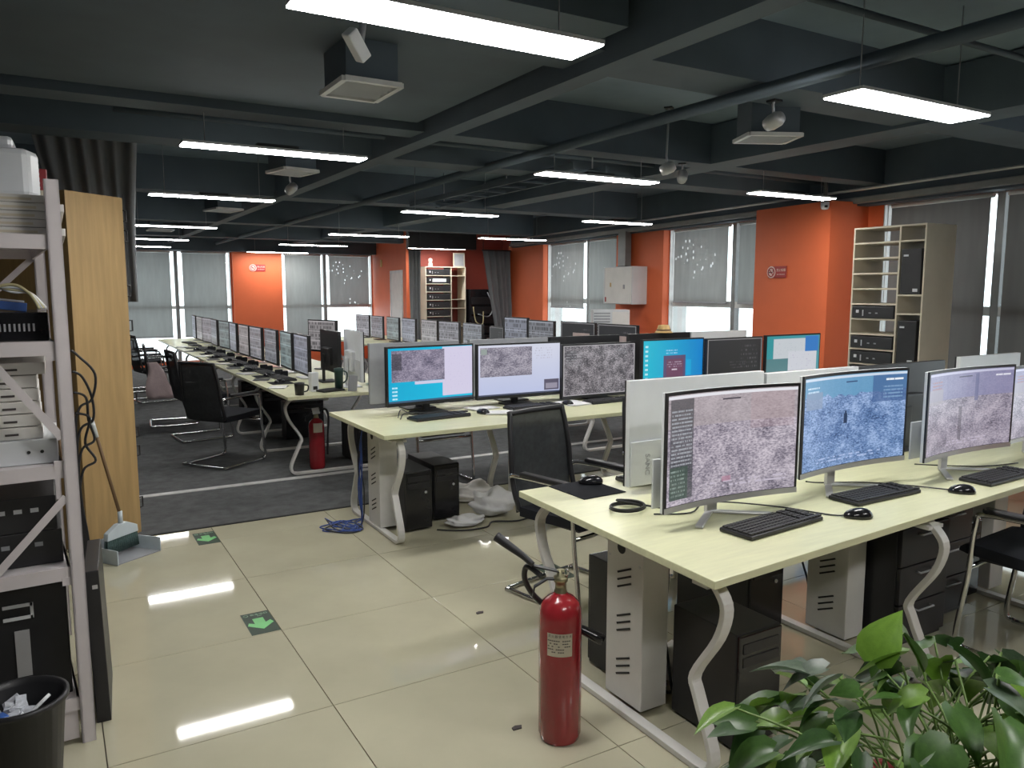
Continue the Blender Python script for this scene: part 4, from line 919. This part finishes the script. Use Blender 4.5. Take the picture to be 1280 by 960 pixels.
B().box((0, 0, .02), (.10, .07, .03), ry=.12).out('board', 'bluep', q, .002); B().box((-.0, -.0, .04), (.09, .03, .006), ry=.12).out('bracket', 'silver', q)
t = thing('cable_bundle', 'tangle of yellowed cables lying on the black chassis on the rack', 'cables', (-.2, 3.36, 1.566))
for k in range(4):
    B().tube([(-.25, -.14+.05*k, .014), (-.05, -.08+.04*k, .054+.02*k), (.08, -.04+.04*k, .094-.008*k), (.14, -.06+.05*k, .064), (.17+.006*k, -.08+.06*k, .007)], .006, 6, 6).out('strand', 'yellowcab' if k % 2 == 0 else 'whitep', t)
for k in range(6):
    q = at_rack('slim_computer', '%s white slim computer from the bottom of the stack on the rack' % ORD[k], 'computer', -.45, -.045+(.03 if k == 5 else 0)-.002*k, 3.15, 3.5, 1.125+.045*k, 1.1675+.045*k, 'whiteboard', .003, 'white slim computers in a stack', 'case')
    B().span(.09, .13, -.177, -.1745, .015, .022).out('power_button', 'ink', q)
q = at_rack('silver_case', 'flat silver case under the stack of white slim computers', 'computer', -.5, -.003, 3.13, 3.52, 1.0365, 1.1245, 'whitep')
for dx in (.16, .20): B().tube([(dx, -.197, .045), (dx, -.1945, .045)], .006, 8).out('port', 'slot', q)
for k in range(2):
    q = at_rack('dark_computer', ('lower' if k == 0 else 'upper')+' black computer lying on the second shelf of the rack', 'computer', -.5, -.01-.012*k, 3.16, 3.62, .6665+.125*k, .790+.125*k, 'darkmetal', .003, None, 'case')
    for j in range(3): B().span(.06+.05*j, .085+.05*j, -.232, -.2295, .07, .085).out('port', 'whitep' if k else 'greyp', q)
q = at_rack('black_case', 'big black case with a steel plate on the bottom shelf of the rack', 'computer', -.52, -.01, 3.14, 3.7, .1765, .60, 'blackp')
B().span(.09, .135, -.284, -.281, .10, .27).out('steel_plate', 'silver', q); b = B(); b.span(.06, .15, -.2845, -.281, .31, .322); b.span(.06, .15, -.2845, -.281, .355, .367); b.span(.142, .152, -.2845, -.281, .31, .367); b.out('white_frame', 'whitep', q)
q = at_rack('side_panel', 'glossy black panel leaning upright against the right side of the rack', 'panel', .075, .125, 3.20, 3.62, .0, .60, 'blackp', .003, None, 'sheet')
q.rotation_euler = (0, -.02, R(-4)); B().span(.0, .018, -.2115, -.2095, .53, .545).out('hinge', 'silver', q)
t = thing('cable_bundle', 'black cables looped down the back post of the rack against the oak locker', 'cables', (.085, 4.20, 0))
for k in range(4):
    B().tube([(-.01, 0, 1.36-.1*k), (.02+.01*k, .01, 1.33-.1*k), (.085-.02*k, .02, 1.24-.11*k), (.065, .02, 1.12-.1*k), (.01, .01, 1.08-.1*k), (-.012, 0, .95-.1*k), (-.008+.006*k, 0, .45), (.0+.01*k, 0, .006)], .006, 6, 6).out('strand', 'blackp', t)
q = thing('waste_bin', 'black waste bin with wrappers in it at the bottom left corner', 'bin', (-.16, 2.80, 0))
B().lathe([(0, .0005), (.10, .0005), (.13, .34), (.142, .345), (.142, .36), (.13, .362), (.122, .34), (.095, .012), (0, .012)], n=32, cap=False).out('body', 'blackp', q)
b = B(); bmesh.ops.create_circle(b.bm, cap_ends=True, segments=28, radius=.122); bmesh.ops.subdivide_edges(b.bm, edges=b.bm.edges[:], cuts=0)
b.bm.free(); b = B(); rr = random.Random(3)
for k in range(26):
    a = rr.uniform(0, 6.3); d = .095*math.sqrt(rr.random()); b.box((d*math.cos(a), d*math.sin(a), .285+.03*rr.random()), (.05, .03, .012), rz=rr.uniform(0, 3), rx=rr.uniform(-.6, .6), ry=rr.uniform(-.6, .6))
b.out('wrappers', 'litter', q)['kind'] = 'stuff'
B().lathe([(0, .26), (.112, .27)], n=24, cap=False).out('bag_fill', 'blackp', q); B().box((-.06, -.03, .315), (.06, .04, .015), rz=.5).out('blue_wrapper', 'bluep', q, .003); B().tube([(.02, -.06, .315), (.085, -.01, .35)], .006, 6).out('white_stick', 'whitep', q)
# ------------------------------------------------------------------ curtains
def curtain(label, x0, x1, y, z0, z1, amp=.03, waves=8, x2=None, x3=None, gather=1.0):
    t = thing('curtain', label, 'curtain', ((x0+x1)/2, y, 0)); b = B(); n = waves*8; m = 10; cx = (x0+x1)/2; g = []
    a0, a1 = (x0 if x2 is None else x2), (x1 if x3 is None else x3)
    for j in range(m+1):
        f = j/m; row = []
        for i in range(n+1):
            u = i/n; xt = x0+(x1-x0)*u; xb = a0+(a1-a0)*u
            row.append(b.bm.verts.new((xb+(xt-xb)*f-cx+.008*math.sin(f*5+u*9), amp*math.sin(u*waves*2*math.pi+.6*math.sin(f*3))*(1-.3*math.sin(u*13)), z0+(z1-z0)*f)))
        g.append(row)
    for p, q in zip(g, g[1:]):
        for i in range(n): b.bm.faces.new((p[i], p[i+1], q[i+1], q[i])).smooth = True
    o = b.out('drape', 'curtain', t); q = o.modifiers.new('solid', 'SOLIDIFY'); q.thickness = .004
    B().tube([(x0-cx-.03, 0, z1+.012), (x1-cx+.03, 0, z1+.012)], .012, 8).out('rod', 'darkmetal', t)
    for s in (x0-cx, x1-cx): B().tube([(s, 0, z1+.012), (s, 0, 2.949)], .006, 6).out('hanger', 'darkmetal', t)
    return t
curtain('dark grey curtain gathered behind the oak locker', -.05, .655, 6.75, 1.55, 2.90, .035, 6, .20, .60)
curtain('dark curtain strip left of the far shelves, under the valance', 5.76, 5.98, 13.42, .01, 2.37, .028, 3, 5.78, 5.98)
curtain('grey curtain drawn aside right of the far shelves', 7.30, 8.02, 13.4, .01, 2.40, .045, 6, 7.72, 8.04)
t = thing('valance', 'black boxed valance hanging from the ceiling before the red alcove', 'valance', (6.5, 13.55, 2.42))
B().span(-.70, .70, -.06, .06, 0, .42).out('box', 'blackp', t, .004)
for s in (-.6, .6): B().tube([(s, 0, .42), (s, 0, .53)], .01, 6).out('hanger', 'darkmetal', t)
B().tube([(-.73, -.02, -.02), (-.73, -.02, .52)], .022, 8).out('side_pipe', 'greyp', t)
# ------------------------------------------------------------------ shelf units
def shelf_unit(label, loc, rz, w, h, d, split, left_z, right_z, m='cream'):
    t = thing('shelf_unit', label, 'shelves', loc, rz, 'pigeonhole shelf units'); k = .014
    for x in (-w/2, w/2-k): B().span(x, x+k, -d/2, d/2, .0005, h).out('side', m, t, .001)
    for z in (0.03, h-k): B().span(-w/2+k, w/2-k, -d/2, d/2, z, z+k).out('board', m, t)
    B().span(split-k/2, split+k/2, -d/2, d/2, .03+k, h-k).out('divider', m, t)
    for z in left_z: B().span(-w/2+k, split-k/2, -d/2, d/2, z-k/2, z+k/2).out('shelf', m, t)
    for z in right_z: B().span(split+k/2, w/2-k, -d/2, d/2, z-k/2, z+k/2).out('shelf', m, t)
    return t
SU = (6.10, 3.95, 0); su_z = [2.155-.126*k for k in range(1, 16)]
shelf_unit('cream shelf unit with narrow slots in front of the dark blind', SU, R(-90), .64, 2.16, .40, -.0+.10, su_z, [2.03, 1.60, 1.45, 1.03, .90])
# front of this unit faces -x ; local -y = world -x ; local x = world -y
def slot_pc(label, loc, rz, w=.37, h=.098, d=.34, up=False, name='slim_computer', group='black slim computers'):
    t = thing(name, label, 'computer', loc, rz, group)
    B().span(-w/2, w/2, -d/2, d/2, .0005, h).out('case', 'darkmetal', t, .006)
    if up:
        B().span(-w/2+.02, -w/2+.06, -d/2-.003, -d/2, h-.06, h-.045).out('sticker', 'whitep', t); B().span(w/2-.06, w/2-.02, -d/2-.003, -d/2, .02, .045).out('sticker', 'whitep', t); return t
    B().span(-w/2+.04, -w/2+.065, -d/2-.003, -d/2, h*.45, h*.7).out('sticker', 'whitep', t)
    B().span(-w/2+.10, -w/2+.11, -d/2-.003, -d/2, h*.2, h*.7).out('port', 'silver', t)
    for k in range(2): B().span(-w/2+.16+.06*k, -w/2+.18+.06*k, -d/2-.003, -d/2, h*.4, h*.5).out('indicator', 'greyp', t)
    return t
def su_at(x, z): return Vector((SU[0]-.03, SU[1]-x, z))
for lb, k in (('topmost black slim computer in the cream shelf unit', 5), ('second black slim computer from the top in the cream shelf unit', 7), ('third black slim computer from the top in the cream shelf unit', 8), ('fourth black slim computer from the top in the cream shelf unit', 9), ('lowest black slim computer in the cream shelf unit, half hidden by monitors', 11)):
    slot_pc(lb, su_at(-.105, su_z[k]+.0075), R(-90), .382, .100, .36)
q = slot_pc('black upright computer in the upper right compartment of the cream shelf unit', su_at(.205, 1.6075), R(-90), .17, .36, .34, True); q['group'] = 'dark computers in the cream shelf unit'
q = slot_pc('dark upright computer in the lower right compartment of the cream shelf unit', su_at(.20, 1.0375), R(-90), .16, .36, .34, True); q['group'] = 'dark computers in the cream shelf unit'
q = slot_pc('dark grey folder box at the bottom right of the cream shelf unit', su_at(.20, .045), R(-90), .17, .70, .34, True); q['group'] = 'dark computers in the cream shelf unit'
FU = (7.0, 14.62, 0); fu_z = [2.10-.165*k for k in range(1, 11)]
shelf_unit('far white shelf unit with black computers in the red alcove', FU, 0, .90, 2.115, .36, .12, fu_z, [1.935, 1.45, 1.27, .9])
for k in range(9):
    z = fu_z[k]
    q = slot_pc('black slim computer in the far white shelf unit, %s slot from the top' % ORD[k], (FU[0]-.16, FU[1]-.02, z+.0075), 0, .50, .120, .32, group='computers in the far shelf unit')
    if k == 1: B().span(-.14, .16, -.166, -.163, .03, .10).out('white_plate', 'whitep', q)
q = thing('figurine', 'small white figure on top of the far shelf unit', 'figurine', (FU[0]-.29, FU[1]-.05, 2.1155)); B().lathe([(0, 0), (.05, 0), (.045, .06), (.03, .09), (.045, .12), (.04, .16), (0, .175)], n=14, cap=False).out('body', 'pinksign', q); B().lathe([(0, 0), (.06, 0), (.06, .008), (0, .01)], n=14, cap=False).out('base', 'whitep', q)
q = thing('picture_frame', 'small grey framed picture on the right of the far shelf unit top', 'picture', (FU[0]+.36, FU[1]-.05, 2.1155)); b = B(); b.span(-.13, .13, -.012, .012, .0005, .02); b.span(-.13, .13, -.012, .012, .27, .29); b.span(-.13, -.11, -.012, .012, .02, .27); b.span(.11, .13, -.012, .012, .02, .27); b.out('frame', 'label', q); B().span(-.11, .11, -.004, .006, .02, .27).out('picture', 'greyp', q)
# dark equipment stack right of the far shelves
q = thing('equipment_rack', 'black equipment rack with loose cables right of the far shelves', 'rack', (8.0, 14.6, 0))
B().span(-.48, .48, -.22, .22, .0005, 1.66).out('cabinet', 'blackg', q, .006)
for k in range(6): B().span(-.45, .45, -.232, -.222, .35+.2*k, .50+.2*k).out('unit', 'darkmetal', q)
for k in range(3): B().span(-.40+.3*k, -.30+.3*k, -.236, -.232, .42+.2*k, .44+.2*k).out('indicator', 'silver', q)
for k, cpts in enumerate(([(7.56, 14.32, 1.3), (7.6, 14.28, 1.0), (7.75, 14.27, .95), (7.78, 14.29, 1.2)], [(7.9, 14.33, 1.6), (8.0, 14.28, 1.3), (7.9, 14.28, 1.1), (7.65, 14.29, 1.15)])):
    cable(('pale' if k else 'greenish')+' cable hanging on the black equipment rack', cpts, .012, 'yellowcab' if k == 0 else 'greyp')
# door on the jog wall
dr = struct(B().span(-.02, .0, -2.70, -1.86, 0.005, 2.0).out('door_1', 'whiteboard', None, .003)); dr.location = (6.72, FY, 0); dr.rotation_euler = (0, 0, -.1326)
b = B(); b.span(-.03, .0, -2.77, -2.70, .005, 2.06); b.span(-.03, .0, -1.86, -1.79, .005, 2.06); b.span(-.03, .0, -2.70, -1.86, 2.0, 2.06); b.out('door_frame', 'white_frame', dr)
B().tube([(-.02, -2.62, 1.0), (-.06, -2.62, 1.0), (-.06, -2.52, 1.0)], .01, 8).out('door_handle', 'silver', dr)
tag(B().box((0, 0, 0), (.03, .10, .16)).out('wall_speaker', 'gold', None, .006), 'small brownish box high on the orange corner by the far door', 'speaker').location = (6.585, 16.95, 2.25)
# ------------------------------------------------------------------ electrical box and white case on the right wall
q = thing('electrical_box', 'pale grey electrical box mounted on the orange pillar between blinds', 'electrical box', RW(5.42, -.24, 1.44), RA)
B().span(-.12, .135, -.42, .36, 0, .54).out('case', 'whitep2', q, .004)
B().span(-.132, -.121, -.41, .30, .01, .53).out('door', 'whiteboard', q, .002); B().span(-.138, -.132, -.25, -.21, .22, .28).out('lock', 'greyp', q); B().span(-.138, -.132, .12, .15, .25, .31).out('warning_label', 'gold', q); B().span(-.138, -.132, .26, .29, .03, .10).out('red_label', 'redsign', q)
q = thing('duct', 'dark duct rising from the electrical box to the ceiling', 'duct', RW(5.48, -.19, 1.982), RA); B().span(-.05, .05, -.10, .10, 0, .51).out('channel', 'grey_frame', q); B().span(-.055, .055, -.105, .105, .0, .015).out('collar', 'darkmetal', q)
q = thing('white_case', 'white louvred case standing before the wall under the electrical box', 'cabinet', (6.95, 8.95, 0.0045), R(-30))
B().span(-.26, .26, -.16, .16, .0, 1.36).out('case', 'whitep', q, .006)
for k in range(9): B().span(-.25, -.02, -.17, -.16, .98+.04*k, 1.0+.04*k).out('louvre', 'greyp', q)
B().span(.01, .25, -.168, -.16, .2, 1.33).out('door', 'whiteboard', q, .003); B().tube([(.21, -.168, 1.02), (.21, -.18, 1.02)], .014, 8).out('knob', 'silver', q)
q = thing('straw_hat', 'small straw hat lying on top of the black monitor backs', 'hat', (4.86, 5.455, 1.2515)); B().lathe([(0, .075), (.05, .07), (.065, .02), (.085, .0), (.085, .004)], n=20, cap=False).out('crown', 'gold', q); B().lathe([(.066, .018), (.068, .03), (.062, .034)], n=20, cap=False).out('band', 'brownstick', q)
# floor debris
for lb, x, y in (('dark scrap on the tiles left of the extinguisher foot', 1.42, 2.36), ('dark scrap on the tiles before the mesh chair', 1.80, 3.36)):
    q = tag(B().prism([(-.02, -.01), (.015, -.012), (.024, .004), (.0, .012), (-.018, .006)], .0002, .005).out('scrap', 'ink'), lb, 'litter'); q.location = (x, y, 0)
# ------------------------------------------------------------------ pothos plant in front
t = thing('potted_plant', 'leafy green pothos plant in a red pot at the bottom right corner', 'plant', (1.21, .66, 0))
B().lathe([(0, .0005), (.125, .0005), (.15, .58), (.165, .74), (.175, .74), (.175, .77), (.16, .77), (.15, .73), (0, .725)], n=36, cap=False).out('pot', 'redpot', t)
B().lathe([(0, .752), (.10, .75), (.155, .74)], n=24, cap=False).out('soil', 'soil', t)
pr = random.Random(11)
def leaf_mesh(L, Wd, curl, fold):
    b = B(); uvl = b.bm.loops.layers.uv.new('UVMap'); n = 7; rows = []
    for i in range(n+1):
        u = i/n; w = Wd*.5*(math.sin(math.pi*min(1, u*.97+.03)**.62))*(1 if u < .96 else .1)
        y = L*u-(L*.10 if 0 < u < .2 else 0)*0; z = -curl*L*u*u
        rows.append([(b.bm.verts.new((a*w, y-(.10*L*abs(a) if u < .2 else 0), z+fold*abs(a)*w)), (a*.5+.5, u)) for a in (-1, -.5, 0, .5, 1)])
    for p, q in zip(rows, rows[1:]):
        for k in range(4):
            f = b.bm.faces.new((p[k][0], p[k+1][0], q[k+1][0], q[k][0])); f.smooth = True
            for l, s_ in zip(f.loops, (p[k], p[k+1], q[k+1], q[k])): l[uvl].uv = s_[1]
    me = bpy.data.meshes.new('leaf'); b.bm.to_mesh(me); b.bm.free(); return me
def place_leaf(me, m, p, direction, roll, sc):
    d = Vector(direction).normalized(); up = Vector((0, 0, 1)); x = d.cross(up); x = x.normalized() if x.length > .01 else Vector((1, 0, 0)); z = x.cross(d)
    o = bpy.data.objects.new('leaf', me); COL.objects.link(o); o.parent = t
    o.matrix_local = Matrix.Translation(p) @ Matrix((x, d, z)).transposed().to_4x4() @ Matrix.Rotation(roll, 4, 'Y') @ Matrix.Scale(sc, 4)
    return o
LM = []
for k in range(12):
    me = leaf_mesh(.105+.02*(k % 3), .075+.012*(k % 2), .15+.14*(k % 4), .16+.12*(k % 3)); me.materials.append(LEAFM[(0, 1, 0, 2, 1, 3, 1, 0, 2, 1, 3, 1)[k]]); LM.append(me)
def shoot(tip, dirn, k, roll, sc, root=None):
    r0 = root or (pr.uniform(-.10, .10), pr.uniform(-.10, .10), .755); tp = Vector(tip); q0 = Vector(r0); md = (q0+tp)/2+Vector((pr.uniform(-.02, .02), pr.uniform(-.02, .02), .05))
    B().tube([q0, md, tp], .0021, 5, 5).out('stem', 'stem', t)
    place_leaf(LM[k], None, tp, dirn, roll, sc)
for k in range(250):
    a = pr.uniform(0, 2*math.pi); rr_ = .04+.27*pr.random()**.65; z = .85+.17*(1-(rr_/.31)**2)+.05*pr.uniform(-1, 1)
    if k % 4 == 0: z = .74+.12*pr.random(); rr_ = .20+.12*pr.random()
    d = (math.cos(a+pr.uniform(-1, 1)), math.sin(a+pr.uniform(-1, 1)), pr.uniform(-.85, .12))
    tip = (rr_*math.cos(a)*1.1, rr_*math.sin(a)*.95, z); kk = pr.randrange(12); ro = pr.uniform(-.6, .6); sc = pr.uniform(.42, .82)
    if k % 2: place_leaf(LM[kk], None, Vector(tip), d, ro, sc)
    else: shoot(tip, d, kk, ro, sc)
# the larger leaves that stand out of the clump
for tip, d, k, roll, sc in (((-.05, .10, 1.02), (.25, -.1, 1), 3, .5, .85), ((-.17, .06, .95), (-.7, -.3, -.1), 8, .2, .75), ((-.27, .20, .95), (-1, .1, -.15), 8, .2, .6), ((-.16, -.02, .93), (.3, -.7, -.45), 3, -.3, .95), ((.03, .10, 1.05), (.6, -.2, -.7), 1, .3, .8), ((-.22, .10, .90), (-.8, -.2, -.4), 1, .1, .7), ((.10, -.05, .98), (-.4, -.6, -.1), 1, .2, .75)):
    shoot(tip, d, k, roll, sc)
